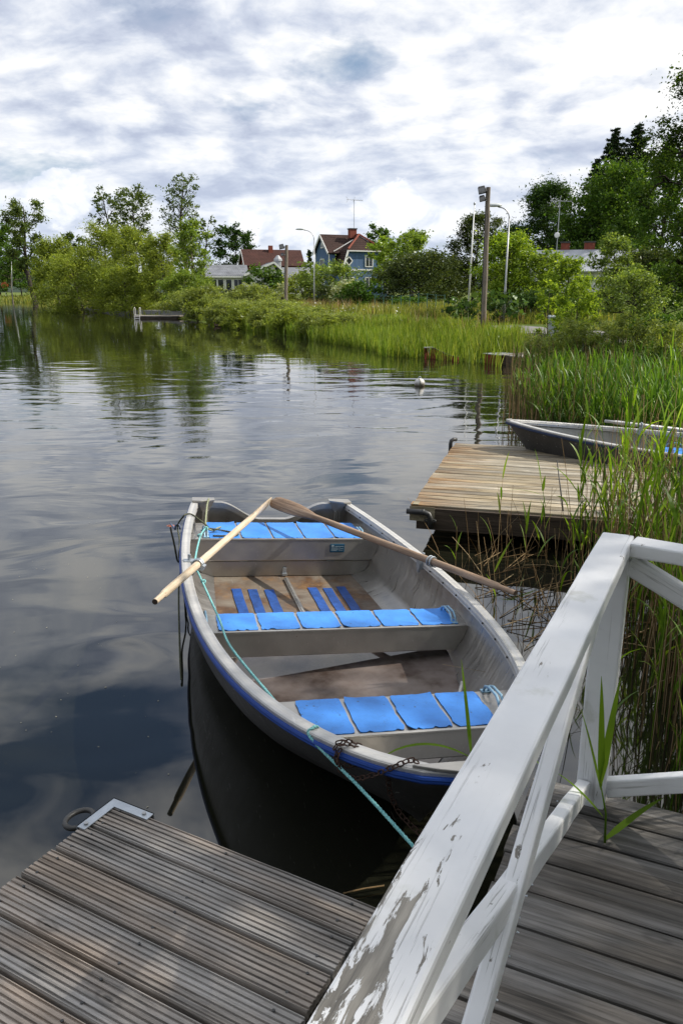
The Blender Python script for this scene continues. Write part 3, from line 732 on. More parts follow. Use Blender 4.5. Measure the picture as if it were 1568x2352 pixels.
for nm, p in (('L', lockL), ('R', lockR)):
    v = p - Vector((0, 0, EYE)); c, s = math.cos(PITCH), math.sin(PITCH); zc = v.y * c - v.z * s
    print('lock', nm, round(CX + F * v.x / zc), round(CY - F * (v.y * s + v.z * c) / zc))
oar('pale bare wooden oar with its handle out over the open water', lockL, (620, 1152), .46, (352, 1378), M_oar, R(62))
oar('darker brown wooden oar with its handle out towards the reeds', lockR, (624, 1150), .50, (1187, 1350), M_oar_old, R(38))

# rain water lying in the boat (level, so tilted against the heeled hull)
Binv = BOAT_M.inverted(); PZ = .082
mb = MB(); left, right = [], []
for k in range(26):
    y = 2.10 + 1.62 * k / 25
    for sx, lst in ((1, left), (-1, right)):
        lo, hi = -.45, .75
        x = None
        for it in range(60):                    # walk outwards until the level plane meets the hull or the floor
            xx = sx * (it * .0125); wz = (BOAT_M @ Vector((xx, y, 0))).z; zl = (PZ - wz) / BOAT_M[2][2]
            if zl < FLOOR_Z - .001 or abs(xx) > inner_half(y / BL, max(zl, FLOOR_Z)) - .001: break
            x = (xx, y, zl)
        lst.append(x if x else (0, y, FLOOR_Z + .001))
pts = [BOAT_M @ Vector(p) for p in left] + [BOAT_M @ Vector(p) for p in reversed(right)]
mb.poly(pts, [tuple(range(len(pts)))])
def puddle_material():
    m, nt, o = mat('puddle_water'); v = nt.obj()
    n = nt.noise(v, 3.5, 6, .6); c = nt.ramp(n, [(.35, (.08, .055, .045)), (.5, (.19, .155, .14)), (.7, (.28, .24, .225))])
    principled(nt, o, c, .02, 0, nt.bump(nt.noise(v, 3, 1), .02, .01), .5, IOR=1.6); return m
tag(mb.build('puddle', puddle_material()), kind='structure')

# lake surface, left out where the hulls displace it
def water():
    xs = np.arange(-2.0, 1.4001, .05); ys = np.arange(1.6, 7.0001, .05); mb = MB(); nx, ny = len(xs), len(ys)
    V = [(x, y, 0) for y in ys for x in xs]; mb.v = [tuple(map(float, v)) for v in V]
    def inside(x, y):
        p = Binv @ Vector((x, y, 0)); t = p.y / BL
        t = rake_t(t, p.z) if t > 0 else t
        if not (.012 < t < .90): return False
        s = section(t, .0); hw = 0
        for a, b in zip(s, s[1:]):
            if b[2] <= p.z <= a[2]: hw = b[0] + (a[0] - b[0]) * (p.z - b[2]) / (a[2] - b[2] + 1e-9); break
        return abs(p.x) < hw - .008
    ins = [inside(v[0], v[1]) for v in V]
    for j in range(ny - 1):
        for i in range(nx - 1):
            q = (j * nx + i, j * nx + i + 1, (j + 1) * nx + i + 1, (j + 1) * nx + i)
            if all(ins[k] for k in q): continue
            mb.f.append(q); mb.mi.append(0)
    x0, x1, y0, y1 = xs[0], xs[-1], ys[0], ys[-1]; Wd = 1500
    for a, b, c, d in ((-Wd, -60, x0, y1), (x0, -60, x1, y0), (x1, -60, Wd, y1), (-Wd, y1, Wd, Wd)):
        if (a, b) == (x0, -60) or True: mb.poly([(a, b, 0), (c, b, 0), (c, d, 0), (a, d, 0)], [(0, 1, 2, 3)])
    return tag(mb.build('water', M_water), kind='structure')
water()

# second boat behind the tan jetty
bow2 = Vector(onz(1163, 969, .66)); d2 = Vector((-.93, .367, 0)).normalized()
X2 = d2.cross(Vector((0, 0, 1))).normalized()
o2 = bow2 - d2 * BL; M2 = Matrix(((X2.x, d2.x, 0, o2.x), (X2.y, d2.y, 0, o2.y), (0, 0, 1, .04), (0, 0, 0, 1)))
keep = dict(BP); BP.update(bow=.30, zb=.20, c3=-.9)
boat2 = make_boat('rowing_boat', M2, 'aluminium rowing boat with dark hull lying behind the tan jetty', True)
oarlock(1.55, -1, 0, parent=boat2); oarlock(1.55, 1, 0, parent=boat2)
BP.update(keep)
def b2(y, lat, z): return M2 @ Vector((lat, y, z))

# ------------------------------------------------------------------ near jetties and railing
def axis_matrix(o, yaw_deg):
    """local X points along the boards (picture right), local Y along the jetty axis (away)"""
    a = R(yaw_deg); ay = Vector((math.sin(a), math.cos(a), 0)); ax = Vector((ay.y, -ay.x, 0))
    return Matrix(((ax.x, ay.x, 0, o[0]), (ax.y, ay.y, 0, o[1]), (0, 0, 1, o[2]), (0, 0, 0, 1)))
def deck(root, m, L, nb, w=.145, gap=.010, th=.028, grooves=0, y0=0., x0=0., seed=0, jit=.004, name='decking'):
    rg = random.Random(seed); mb = MB()
    for k in range(nb):
        ya = y0 - (k + 1) * w + gap / 2; yb = y0 - k * w - gap / 2; dz = rg.uniform(-.002, .002); xa, xb = x0 + rg.uniform(-jit, jit), x0 + L + rg.uniform(-jit, jit)
        prof = []
        if grooves:
            bw_ = (yb - ya); n = grooves; 
            prof.append((ya, -.007)); prof.append((ya + .003, 0))
            for g_ in range(n):
                c = ya + bw_ * (g_ + .5) / n; hw = bw_ / n * .20; gd = .0065
                prof += [(c - hw, 0), (c - hw * .75, -gd), (c + hw * .75, -gd), (c + hw, 0)]
            prof.append((yb - .003, 0)); prof.append((yb, -.007))
        else: prof = [(ya, -.005), (ya + .004, -.001), (ya + .03, .001), ((ya + yb) / 2, -.001), (yb - .03, .001), (yb - .004, -.001), (yb, -.005)]
        nx = 10; grid = []
        for i in range(nx + 1):
            x = xa + (xb - xa) * i / nx; wv = rg.uniform(-.0008, .0008); grid.append([(x, p[0], p[1] + dz + wv) for p in prof])
        mb.sheet(grid, th)
    return mb.build(name, m, root)
# left: grooved floating jetty
PA = Vector(onz(262.5, 1840, .30)); MJ = axis_matrix((PA.x, PA.y, .30), 28.3)
jet = empty('floating_jetty', MJ); tag(jet, 'low grey jetty of grooved boards with a metal corner bracket', 'jetty')
deck(jet, M_deck, 1.10, 16, gap=.013, grooves=7, seed=1)
mb = MB(); mb.box((.55, -1.16, -.12), (1.07, 2.30, .17)); mb.build('float', M_beam, jet)
mb = MB(); rg = random.Random(12)
for k in range(16):
    for x in (.055, .55, 1.03):
        for q in (-.04, .04): x_, y_ = x + rg.uniform(-.012, .012), -.145 * (k + .5) + q; mb.tube([(x_, y_, -.002), (x_, y_, .0012)], .0048, 7)
sh_ = mb.build('screw_heads', M_pipe, jet); sh_['kind'] = 'stuff'
mb = MB()
for (a, b) in (((-.006, .006), (.175, .006)), ((.006, .006), (.006, -.165))):
    pass
mb.poly([(-.012, .012, .004), (.185, .012, .004), (.185, -.028, .004), (.028, -.028, .004), (.028, -.175, .004), (-.012, -.175, .004)], [(0, 5, 4, 3, 2, 1)])
mb.poly([(-.012, .012, .004), (.185, .012, .004), (.185, .012, -.05), (-.012, .012, -.05)], [(0, 1, 2, 3)])
mb.poly([(-.012, .012, .004), (-.012, -.175, .004), (-.012, -.175, -.05), (-.012, .012, -.05)], [(0, 3, 2, 1)])
cb_ = mb.build('corner_bracket', M_galv, jet)
so = cb_.modifiers.new('thick', 'SOLIDIFY'); so.thickness = .004
mb = MB()
for x, y in ((.155, -.008), (.01, -.15)): mb.tube([(x, y, .006), (x, y, .010)], .008, 8)
sc_ = mb.build('screw_heads', M_steel, cb_); sc_['kind'] = 'stuff'
mb = MB(); mb.tube([(-.012 - .045 + .045 * math.cos(a), -.12 + .055 * math.sin(a), -.02) for a in [2 * math.pi * k / 20 for k in range(20)]], .010, 8, closed=True)
mb.build('mooring_ring', M_pipe, jet, smooth=True)
# right: boardwalk with plain boards
PB = Vector((.86, 2.343, .45)); YAW = 26.5
MD = axis_matrix((PB.x, PB.y, .45), 25.0)
brd = empty('boardwalk', MD); tag(brd, 'dark grey plank boardwalk on the near side of the white railing', 'boardwalk')
deck(brd, M_deck2, 2.6, 20, y0=.07, x0=-.21, seed=2)
mb = MB(); mb.box((1.1, -1.4, -.12), (2.5, 2.8, .16)); mb.build('joist_frame', M_beam, brd)
mb = MB(); rg = random.Random(3)
for k in range(18):
    y = .07 - .145 * (k + .5)
    for x in (-.10, .52, 1.1):
        for q in (-.045, .045): mb.tube([(x + rg.uniform(-.01, .01), y + q, -.002), (x, y + q, .0015)], .0045, 6)
ns = mb.build('nail_heads', M_galv, brd); ns['kind'] = 'stuff'
# white railing: two panels meeting at the corner post
MR = axis_matrix((PB.x, PB.y, .45), YAW)
ra = empty('wooden_railing', MR); tag(ra, 'white painted wooden railing with peeling handrail and cross braces', 'railing')
W_rail = paint_white('peeling_white_paint', [(-1.84, .25, .010, .046, .20), (-1.57, .045, .001, .018, .16), (-1.02, .055, -.012, .012, .15), (-.03, .035, .004, .035, .15), (-1.25, .035, .001, .010, .14), (-1.335, .028, -.004, .009, .13), (-.526, .012, -.011, .006, .14), (-1.70, .10, .044, .012, .15)], .0)
W_plain = paint_white('white_paint_weathered', None, -.02)
def beam(name, a, b, w, h, m, parent=ra, up=(0, 0, 1), bev=.006):
    """box beam with its own object so that local X runs along it"""
    a, b = Vector(a), Vector(b); X = (b - a); L = X.length; X.normalize(); Z = Vector(up); Y = Z.cross(X).normalized(); Z = X.cross(Y)
    mb = MB(); n = 14; hw, hh = w / 2, h / 2; rg = random.Random(int(L * 1000)); rows = []
    for i in range(n + 1):
        x = L * i / n; e = .0012; rows.append([(x, sy * hw + rg.uniform(-e, e), sz * hh + rg.uniform(-e, e)) for sy, sz in ((-1, -1), (1, -1), (1, 1), (-1, 1), (-1, -1))])
        rows[-1][4] = rows[-1][0]
    b_ = len(mb.v)
    for r_ in rows: mb.v.extend(r_[:4])
    for i in range(n):
        for k in range(4): mb.f.append((b_ + i * 4 + k, b_ + i * 4 + (k + 1) % 4, b_ + (i + 1) * 4 + (k + 1) % 4, b_ + (i + 1) * 4 + k)); mb.mi.append(0)
    mb.f.append((b_ + 3, b_ + 2, b_ + 1, b_)); mb.mi.append(0); e_ = b_ + n * 4; mb.f.append((e_, e_ + 1, e_ + 2, e_ + 3)); mb.mi.append(0)
    o = mb.build(name, m, parent, bevel=bev)
    o.matrix_local = Matrix(((X.x, Y.x, Z.x, a.x), (X.y, Y.y, Z.y, a.y), (X.z, Y.z, Z.z, a.z), (0, 0, 0, 1)))
    return o
HZ = .96 - .0225
hr = beam('handrail', (0, .045, HZ), (0, -2.32, HZ), .096, .045, W_rail)
hr.matrix_local = Matrix(((0, 1, 0, 0), (1, 0, 0, 0), (0, 0, 1, HZ), (0, 0, 0, 1))) @ Matrix.Identity(4)
# handrail mesh runs 0..L along +X; lay it from the near end to the corner
hr.matrix_local = Matrix(((0, -1, 0, 0), (1, 0, 0, -2.32), (0, 0, 1, HZ), (0, 0, 0, 1)))
for v in hr.data.vertices: v.co.x -= 2.32
hr.matrix_local = Matrix(((0, -1, 0, 0), (1, 0, 0, 0), (0, 0, 1, HZ), (0, 0, 0, 1)))
beam('post', (.0, 0, .0), (.0, 0, HZ - .0235), .095, .07, W_plain, up=(0, 1, 0))
beam('post', (.0, -2.20, .0), (.0, -2.20, HZ - .0235), .095, .07, W_plain, up=(0, 1, 0))
beam('brace', (-.012, -.045, .905), (-.012, -2.15, .08), .04, .062, W_plain)
beam('brace', (-.022, -.05, .075), (-.022, -2.15, .895), .042, .062, W_plain)
FY = R(-7.5)                      # the far panel runs off to the right
fx, fy = math.cos(FY), math.sin(FY)
beam('handrail', (.05, -.004, HZ), (.05 + 1.9 * fx, -.004 + 1.9 * fy, HZ), .09, .045, W_plain)
beam('brace', (.045, -.008, .885), (.05 + 1.75 * fx, 1.75 * fy, .10), .04, .066, W_plain)
beam('brace', (.045, .012, .065), (.05 + 1.75 * fx, 1.75 * fy + .05, .86), .04, .062, W_plain)
beam('post', (.05 + 1.85 * fx, 1.85 * fy, 0), (.05 + 1.85 * fx, 1.85 * fy, HZ - .0235), .09, .07, W_plain, up=(0, 1, 0))

# tan jetty
A3, B3 = Vector(onz(945, 1158, .35)), Vector(onz(1010, 1018, .35)); yaw3 = math.degrees(math.atan2(B3.x - A3.x, B3.y - A3.y)); len3 = (B3 - A3).length
M3 = axis_matrix((A3.x, A3.y, .35), yaw3 + 3.5)
j3 = empty('jetty', M3); tag(j3, 'tan weathered plank jetty with orange stained end beyond the boat', 'jetty')
nb3 = int(len3 / .12) + 1
deck(j3, M_deck3, 4.6, nb3, w=.12, gap=.014, y0=nb3 * .12, seed=5, jit=.01)
mb = MB(); mb.box((2.3, -.018, -.115), (4.5, .03, .19)); mb.build('side_beam', M_beam, j3)
mb = MB(); mb.box((.10, -.036, -.072), (.22, .004, .13)); mb.box((.035, .035, .004), (.05, .10, .006)); mb.build('pale_corner_board', M_beam_pale, j3)
mb = MB(); mb.box((2.75, nb3 * .06 + .15, -.16), (4.4, nb3 * .12 - .4, .22)); mb.build('float', M_beam, j3)
def pipe_hook(y, sgn):
    mb = MB(); mb.tube([(-.03, y, -.045), (.12, y, -.045), (.165, y, -.06), (.18, y, -.095), (.18, y, -.19)], .024, 10); mb.tube([(.11, y, -.045), (.125, y, -.045)], .029, 10)
    mb.tube([(.18 + .05 * math.cos(a), y - .005 * sgn, -.115 + .012 * math.sin(a)) for a in [2 * math.pi * k / 14 for k in range(14)]], .006, 6, closed=True)
    return mb.build('mooring_pipe', M_pipe, j3, smooth=True)
pipe_hook(-.075, 1)
mb = MB(); y_ = nb3 * .12 - .06; mb.tube([(-.05, y_, -.2), (-.05, y_, .0), (-.045, y_, .035), (-.02, y_ + .03, .05), (.01, y_ + .06, .045)], .024, 10); mb.build('mooring_pipe', M_pipe, j3, smooth=True)

# ------------------------------------------------------------------ ropes, chain, buoys
def catmull(P, n=8):
    P = [Vector(p) for p in P]; out = []
    for i in range(len(P) - 1):
        p0, p1, p2, p3 = P[max(i - 1, 0)], P[i], P[i + 1], P[min(i + 2, len(P) - 1)]
        for k in range(n):
            t = k / n; out.append(.5 * ((2 * p1) + (p2 - p0) * t + (2 * p0 - 5 * p1 + 4 * p2 - p3) * t * t + (3 * p1 - p0 - 3 * p2 + p3) * t ** 3))
    return out + [P[-1]]
def rope(name, P, r, m, label, cat='rope', smooth_n=8, knots=()):
    C = catmull(P, smooth_n); dense = []
    for a, b in zip(C, C[1:]):
        k = max(1, int((b - a).length / .006))
        for q in range(k): dense.append(a.lerp(b, q / k))
    dense.append(C[-1]); mb = MB(); s = 0.
    # three twisted strands
    for st in range(3):
        pts = []; s = 0
        for i, p in enumerate(dense):
            if i: s += (p - dense[i - 1]).length
            d = (dense[min(i + 1, len(dense) - 1)] - dense[max(i - 1, 0)]).normalized(); a = d.cross(Vector((0, 0, 1))); a = a.normalized() if a.length > 1e-4 else Vector((1, 0, 0)); b = d.cross(a)
            ph = s / .045 * 2 * math.pi + st * 2 * math.pi / 3; pts.append(p + (a * math.cos(ph) + b * math.sin(ph)) * r * .5)
        mb.tube(pts[::1] if len(pts) < 900 else pts[::2], r * .62, 5)
    for k in knots:
        p = Vector(k); mb.tube([p + Vector((.011 * math.cos(a), .008 * math.sin(a * 2), .011 * math.sin(a))) for a in [2 * math.pi * q / 12 for q in range(12)]], r * .9, 6, closed=True)
    o = mb.build(name, m, None, smooth=True); tag(o, label, cat); return o
t1 = OL / BL
lk = bw(OL + .04, -(hb(t1) - .075), zrim(t1) + .01)
H0 = bw(.62, -.60, .392)
SR = 3.80
rimP = bw(SR, -(hb(SR / BL) - .02), zrim(SR / BL) + .018)
inP = bw(3.50, -(hb(3.50 / BL) - .075), zrim(3.50 / BL) - .02)
endP = Vector(onz(945, 1940, .40))
end2 = MD @ Vector((-.19, -.30, .01))
pts = [H0, bw(.95, -.665, .42), lk + Vector((0, 0, .0)), bw(1.80, -(hb(.43) - .10), .43), bw(2.35, -.66, .385), bw(2.75, -.64, .40), inP, bw(3.65, -(hb(3.65 / BL) - .075), .45), bw(3.77, -(hb(3.77 / BL) - .060), zrim(.90) + .0), rimP,
       bw(SR + .03, -(hb((SR + .03) / BL) + .012), zrim(.91) - .01), rimP.lerp(endP, .5) - Vector((0, 0, .02)), endP, endP + (endP - rimP).normalized() * .22]
rope('mooring_rope', pts, .0062, M_rope, 'turquoise rope running the length of the boat and over its rim', knots=[bw(.95, -.67, .43), bw(1.88, -(hb(.45) - .115), .425), bw(.66, -.60, .40)])
cl = bw(.05, -(hb(0.02) - .14), zrim(0) + .035)
rope('rope', [bw(-.02, -.54, .40), cl, bw(.16, -.555, .44), H0 + Vector((0, .02, .01)), bw(.58, -.54, .36), bw(.50, -.50, .355), bw(.46, -.47, .352)], .007, M_rope_pale, 'pale green rope tied from the stern corner to the bench handle')
rope('rope', [H0, bw(.56, -.45, .352), bw(.64, -.36, .352), bw(.69, -.40, .352), bw(.69, -.55, .352)], .0065, M_rope_old, 'dark loop of rope lying on the corner of the rear blue pads')
# olive line from the rim to the sunken float
fl = Vector(onz(392, 1212, -.02))
lp = Vector(onz(408, 1208, .16))
rope('float_line', [bw(.62, -.58, .40), bw(.50, -(hb(.12) - .05), zrim(.12) + .015), bw(.48, -(hb(.12) + .0), zrim(.12) + .02), bw(.46, -(hb(.12) + .03), zrim(.12) - .01), lp, Vector((lp.x + .02, lp.y - .05, .06)), Vector((lp.x + .05, lp.y - .20, .02)), bw(.75, -(hb(.18) + .015), .2), bw(1.3, -(hb(.3) + .02), .16), bw(2.0, -(hb(.48) + .02), .05), bw(2.2, -(hb(.5) + .02), -.05)], .0062, M_rope_old, 'dark olive line hanging over the outside of the boat to an orange float')
mb = MB(); n = 20
for i in range(9):
    ph = math.pi * i / 8
    mb.v.extend([(fl.x + .10 * math.sin(ph) * math.cos(2 * math.pi * k / n), fl.y + .10 * math.sin(ph) * math.sin(2 * math.pi * k / n), -.083 + .09 * math.cos(ph)) for k in range(n)])
for i in range(8):
    for k in range(n): mb.f.append((i * n + k, i * n + (k + 1) % n, (i + 1) * n + (k + 1) % n, (i + 1) * n + k)); mb.mi.append(0)
M_orange = flat_mat('faded_orange_plastic', (.36, .11, .055), .35, 0, .2, 6)
fo = empty('float', None, (0, 0, 0)); tag(fo, 'orange float almost under water beside the stern corner', 'float')
mb.build('float_body', M_orange, fo, smooth=True)
mb = MB(); mb.tube([(lp.x - .0 + .022 * math.cos(a), lp.y, lp.z - .03 + .045 * math.sin(a)) for a in [math.pi * k / 10 for k in range(11)]], .009, 8)
mb.tube([(lp.x - .022, lp.y, lp.z - .03), (fl.x, fl.y, .02)], .009, 8); mb.build('float_eye', flat_mat('blue_grey_plastic', (.10, .13, .22), .5), fo, smooth=True)
def chain(name, P, m, label, link=.027, r=.0026, wd=.008):
    C = catmull(P, 24); L = [0]
    for a, b in zip(C, C[1:]): L.append(L[-1] + (b - a).length)
    mb = MB(); s = 0; k = 0; step = link * .74
    while s < L[-1] - link:
        i = next(q for q in range(len(L) - 1) if L[q + 1] >= s); p = C[i].lerp(C[i + 1], (s - L[i]) / (L[i + 1] - L[i] + 1e-9)); d = (C[min(i + 2, len(C) - 1)] - C[max(i - 1, 0)]).normalized()
        a = d.cross(Vector((0, 0, 1))); a = a.normalized() if a.length > 1e-3 else Vector((1, 0, 0)); b = d.cross(a); e = (a if k % 2 else b) ; e = (e + (b if k % 2 else a) * .3).normalized()
        pts = []
        for q in range(14):
            t = 2 * math.pi * q / 14; pts.append(p + d * (link / 2 + (link / 2 - wd) * (1 if math.cos(t) > 0 else -1) * min(1, abs(math.cos(t)) * 3) + wd * math.cos(t) * .8 - (link / 2 - wd) * 0) + e * wd * math.sin(t))
        mb.tube(pts, r, 6, closed=True); s += step; k += 1
    o = mb.build(name, m, None, smooth=True); tag(o, label, 'chain'); return o
CHY = bw(3.95, -(hb(3.95 / BL) + .03), zrim(.95))[1]
def rimpt(y, off, dz): return bw(y, -(hb(y / BL) + off), zrim(y / BL) + dz)
chain('rusty_chain', [rimpt(3.93, -.08, -.0), rimpt(3.93, -.02, .025), rimpt(3.935, .02, .01), rimpt(3.955, .03, -.06), rimpt(4.0, .03, -.085), rimpt(4.05, .03, -.05), rimpt(4.09, .025, .0), rimpt(4.10, -.02, .028), rimpt(4.09, -.08, .0)], M_rust, 'rusty brown chain looped over the rim near the bow')
chain('rusty_chain', [rimpt(3.95, -.05, .0), rimpt(3.95, .01, .022), rimpt(3.96, .03, -.05), Vector(ony(875, 1758, CHY)), Vector(ony(896, 1822, CHY - .01)), Vector(ony(912, 1859, CHY - .02)), Vector(ony(936, 1888, CHY - .05)), Vector(ony(975, 1925, CHY - .10))], M_rust, 'dark rusty chain hanging down the hull towards the dock')
ch2 = b2(BL - .06, 0, .30)
chain('dark_chain', [ch2 + Vector((-.02, -.02, -.0)), ch2 + Vector((-.09, -.03, -.10)), ch2 + Vector((-.07, -.03, -.22)), ch2 + Vector((-.02, -.02, -.30)), ch2 + Vector((.02, -.05, -.12))], M_pipe, 'black mooring chain hanging from the bow of the far boat', .05, .008, .018)
# oar resting on the far boat
Pa, Pb = Vector(onz(1388, 967, .78)), Vector(onz(1568, 988, .66)); dd = (Pb - Pa).normalized()
Xa = dd; Ya = Vector((0, 0, 1)).cross(Xa).normalized(); Za = Xa.cross(Ya); Lo = 1.9
ro = empty('oar', Matrix(((Xa.x, Ya.x, Za.x, Pa.x), (Xa.y, Ya.y, Za.y, Pa.y), (Xa.z, Ya.z, Za.z, Pa.z), (0, 0, 0, 1)))); tag(ro, 'grey oar resting across the far rowing boat among the reeds', 'oar')
mb = MB(); mb.tube([(0, 0, 0), (.10, 0, 0), (.13, 0, 0), (Lo, 0, 0)], [.016, .016, .022, .022], 10); mb.build('shaft', M_oar_grey, ro, smooth=True)
mb = MB(); mb.prism([(Lo - .05, -.02), (Lo + .2, -.06), (Lo + .55, -.06), (Lo + .6, 0), (Lo + .55, .06), (Lo + .2, .06), (Lo - .05, .02)], .014, Matrix.Translation((0, 0, -.007))); mb.build('blade', M_oar_grey, ro, bevel=.004)
mb = MB(); mb.tube([(.43, .028 * math.cos(a), .028 * math.sin(a)) for a in [2 * math.pi * k / 14 for k in range(14)]], .008, 6, closed=True); mb.box((.43, 0, -.06), (.03, .03, .09)); mb.build('collar', M_galv, ro)
# buoy on the open water
bp = Vector(onz(963, 886, .0)); bu = empty('buoy', None, (bp.x, bp.y, 0)); tag(bu, 'round dirty white buoy floating on the open water', 'buoy')
mb = MB(); n = 20; r_ = .125
for i in range(13):
    ph = math.pi * i / 12; mb.v.extend([(r_ * math.sin(ph) * math.cos(2 * math.pi * k / n), r_ * math.sin(ph) * math.sin(2 * math.pi * k / n), .055 + r_ * math.cos(ph)) for k in range(n)])
for i in range(12):
    for k in range(n): mb.f.append((i * n + k, i * n + (k + 1) % n, (i + 1) * n + (k + 1) % n, (i + 1) * n + k)); mb.mi.append(0)
def buoy_material():
    m, nt, o = mat('dirty_white_buoy'); v = nt.obj(); z = nt.sep(v)[2]; n_ = nt.noise(v, 9, 6, .65)
    f = nt.math('ADD', nt.maprange(z, -.02, .14, 1.0, 0.), nt.math('SUBTRACT', n_, .5)); principled(nt, o, nt.mix(nt.maprange(f, .25, .75), (.60, .59, .56), (.16, .135, .10)), .6); return m
mb.build('buoy_body', buoy_material(), bu, smooth=True)
mb = MB(); mb.tube([(.0 + .03 * math.cos(a), 0, .185 + .03 * math.sin(a)) for a in [math.pi * k / 8 for k in range(9)]], .01, 6); mb.build('eye', M_galv, bu)
mb = MB(); mb.tube([(0, -.128, .11), (-.01, -.132, .05), (0, -.12, -.03)], .008, 6); mb.tube([(-.02, -.05, .175), (0, -.128, .11)], .008, 6); mb.build('buoy_line', M_rope_old, bu)

# ------------------------------------------------------------------ landing stage, bulkhead, raft, duck
st = empty('landing_stage', None, (4.83, 24.3, 0), R(-62)); tag(st, 'small landing stage with a red rusty side and grey planks on top', 'landing stage')
mb = MB(); mb.box((.55, .85, .12), (1.1, 1.5, .30)); mb.build('timber_side', M_beam, st)
mb = MB()
for k in range(12): mb.box((.55, .13 + k * .135, .29), (1.16 + .06 * math.sin(k * 3), .122, .035))
mb.build('decking', wood_mat('pale_grey_planks', (.16, .14, .12), (.36, .33, .29), (.55, .52, .47), .135, False), st)
mb = MB(); mb.box((-.36, -.03, .08), (.70, .05, .40)); mb.box((-.36, .5, .20), (.70, 1.0, .14)); mb.build('red_side', M_redrust, st)
mb = MB(); mb.box((-.36, .35, .292), (.80, .85, .02)); mb.build('metal_edge', M_steel, st)
for k, (x, y, a, l) in enumerate([(.35, .42, 55, .62), (1.0, .95, 25, .5), (1.25, 1.05, -15, .42), (1.1, 1.25, 10, .36)]):
    mb = MB(); mb.box((0, 0, 0), (l, .09, .03)); 
    b = mb.build('loose_board', M_beam_pale, None, bevel=.003); p = st.matrix_world
    Mw = Matrix.Translation((4.83, 24.3, 0)) @ Matrix.Rotation(R(-62), 4, 'Z')
    b.matrix_world = Mw @ Matrix.Translation((x * .8, y, .325 + .03 * (k > 1) + .012)) @ Matrix.Rotation(R(a), 4, 'Z') @ Matrix.Rotation(R(4 if k else -7), 4, 'Y')
    tag(b, ['long pale board lying at a slant on the landing stage', 'short loose board on the right of the landing stage', 'loose board on top of the short boards of the landing stage', 'small pale board at the back of the landing stage'][k], 'board', 'loose boards on the landing stage')
bk = empty('bulkhead', None, (2.95, 26.6, 0)); tag(bk, 'red rusty sheet metal bulkhead half hidden in green sedge', 'bulkhead')
Mb = Matrix.Rotation(R(-46), 4, 'Z') @ Matrix(((1, 0, 0, 0), (0, 0, 1, 0), (0, 1, 0, 0), (0, 0, 0, 1)))
mb = MB(); mb.prism([(0, -.3), (1.15, -.3), (1.15, .10), (.75, .15), (.45, .25), (.22, .33), (.08, .34), (0, .28)], .06, Mb); mb.build('sheet_side', M_redrust, bk)
mb = MB(); mb.tube([Mb @ Vector(p) for p in ((0, .28, -.01), (.08, .35, -.01), (.22, .34, -.01), (.45, .26, -.01), (.75, .16, -.01), (1.15, .11, -.01))], .022, 6); mb.build('rim', M_beam, bk)
mb = MB(); mb.box((-.12, .12, .0), (.2, .05, .68), Matrix.Rotation(R(50), 3, 'Z')); mb.build('side_sheet', M_redrust, bk)
mb = MB(); mb.box((-.06, .05, .365), (.30, .12, .025), Matrix.Rotation(R(30), 3, 'Z')); mb.box((-.01, .0, .27), (.08, .03, .18)); mb.build('pale_cap', M_steel, bk)

rp = Vector(onz(360, 732, .0)); raft = empty('bathing_jetty', None, (rp.x, rp.y, 0), R(-6)); tag(raft, 'low grey bathing jetty with a metal ladder under the willows', 'jetty')
Sx = 105 / F * rp.y * .98
mb = MB(); mb.box((0, .6, .20), (Sx, 1.5, .10)); mb.build('decking', wood_mat('raft_planks', (.16, .13, .11), (.33, .29, .25), (.5, .46, .41), .145, False), raft)
mb = MB(); mb.box((0, .6, .05), (Sx - .3, 1.3, .2)); mb.build('float', M_beam, raft)
mb = MB()
for q in (0, .45):
    x = -Sx / 2 + .1 + q; mb.tube([(x, -.2, -.3), (x, -.2, .55), (x, -.15, .85), (x, .05, .9), (x, .15, .8), (x, .15, .2)], .017, 6)
for z in (0, .15, .3): mb.tube([(-Sx / 2 + .1, -.2, z), (-Sx / 2 + .55, -.2, z)], .02, 6)
mb.build('ladder', M_white, raft)
dp_ = onz(500, 750, 0); dk = empty('duck', None, (dp_[0], dp_[1], 0), R(20)); tag(dk, 'brown duck swimming close to the reedy bank', 'duck')
def ellip(mb, c, r, n=14, m=10, f=None):
    b = len(mb.v)
    for i in range(m + 1):
        ph = math.pi * i / m
        for k in range(n):
            p = [r[0] * math.sin(ph) * math.cos(2 * math.pi * k / n), r[1] * math.sin(ph) * math.sin(2 * math.pi * k / n), r[2] * math.cos(ph)]
            if f: p = f(p)
            mb.v.append((c[0] + p[0], c[1] + p[1], c[2] + p[2]))
    for i in range(m):
        for k in range(n): mb.f.append((b + i * n + k, b + i * n + (k + 1) % n, b + (i + 1) * n + (k + 1) % n, b + (i + 1) * n + k)); mb.mi.append(mb.cur)
M_duck = flat_mat('brown_feathers', (.11, .075, .05), .8, 0, .5, 20); M_duckh = flat_mat('dark_duck_head', (.03, .03, .025), .6); M_bill = flat_mat('yellow_bill', (.4, .28, .05), .5)
mb = MB()
def duckf(p):
    x, y, z = p; k = max(0, x / .24)          # tail lifts, breast fuller, neck rises
    if x > .0: z += .05 * k * k
    if x < -.1: z += .02; y *= 1.1
    return [x, y, z]
ellip(mb, (0, 0, .055), (.24, .12, .095), f=duckf)
mb.tube([(-.15, 0, .10), (-.18, 0, .16), (-.19, 0, .21), (-.20, 0, .235)], [.06, .042, .036, .03], 10); mb.build('body', M_duck, dk, smooth=True)
mb = MB(); ellip(mb, (-.215, 0, .245), (.055, .042, .042)); mb.build('head', M_duckh, dk, smooth=True)
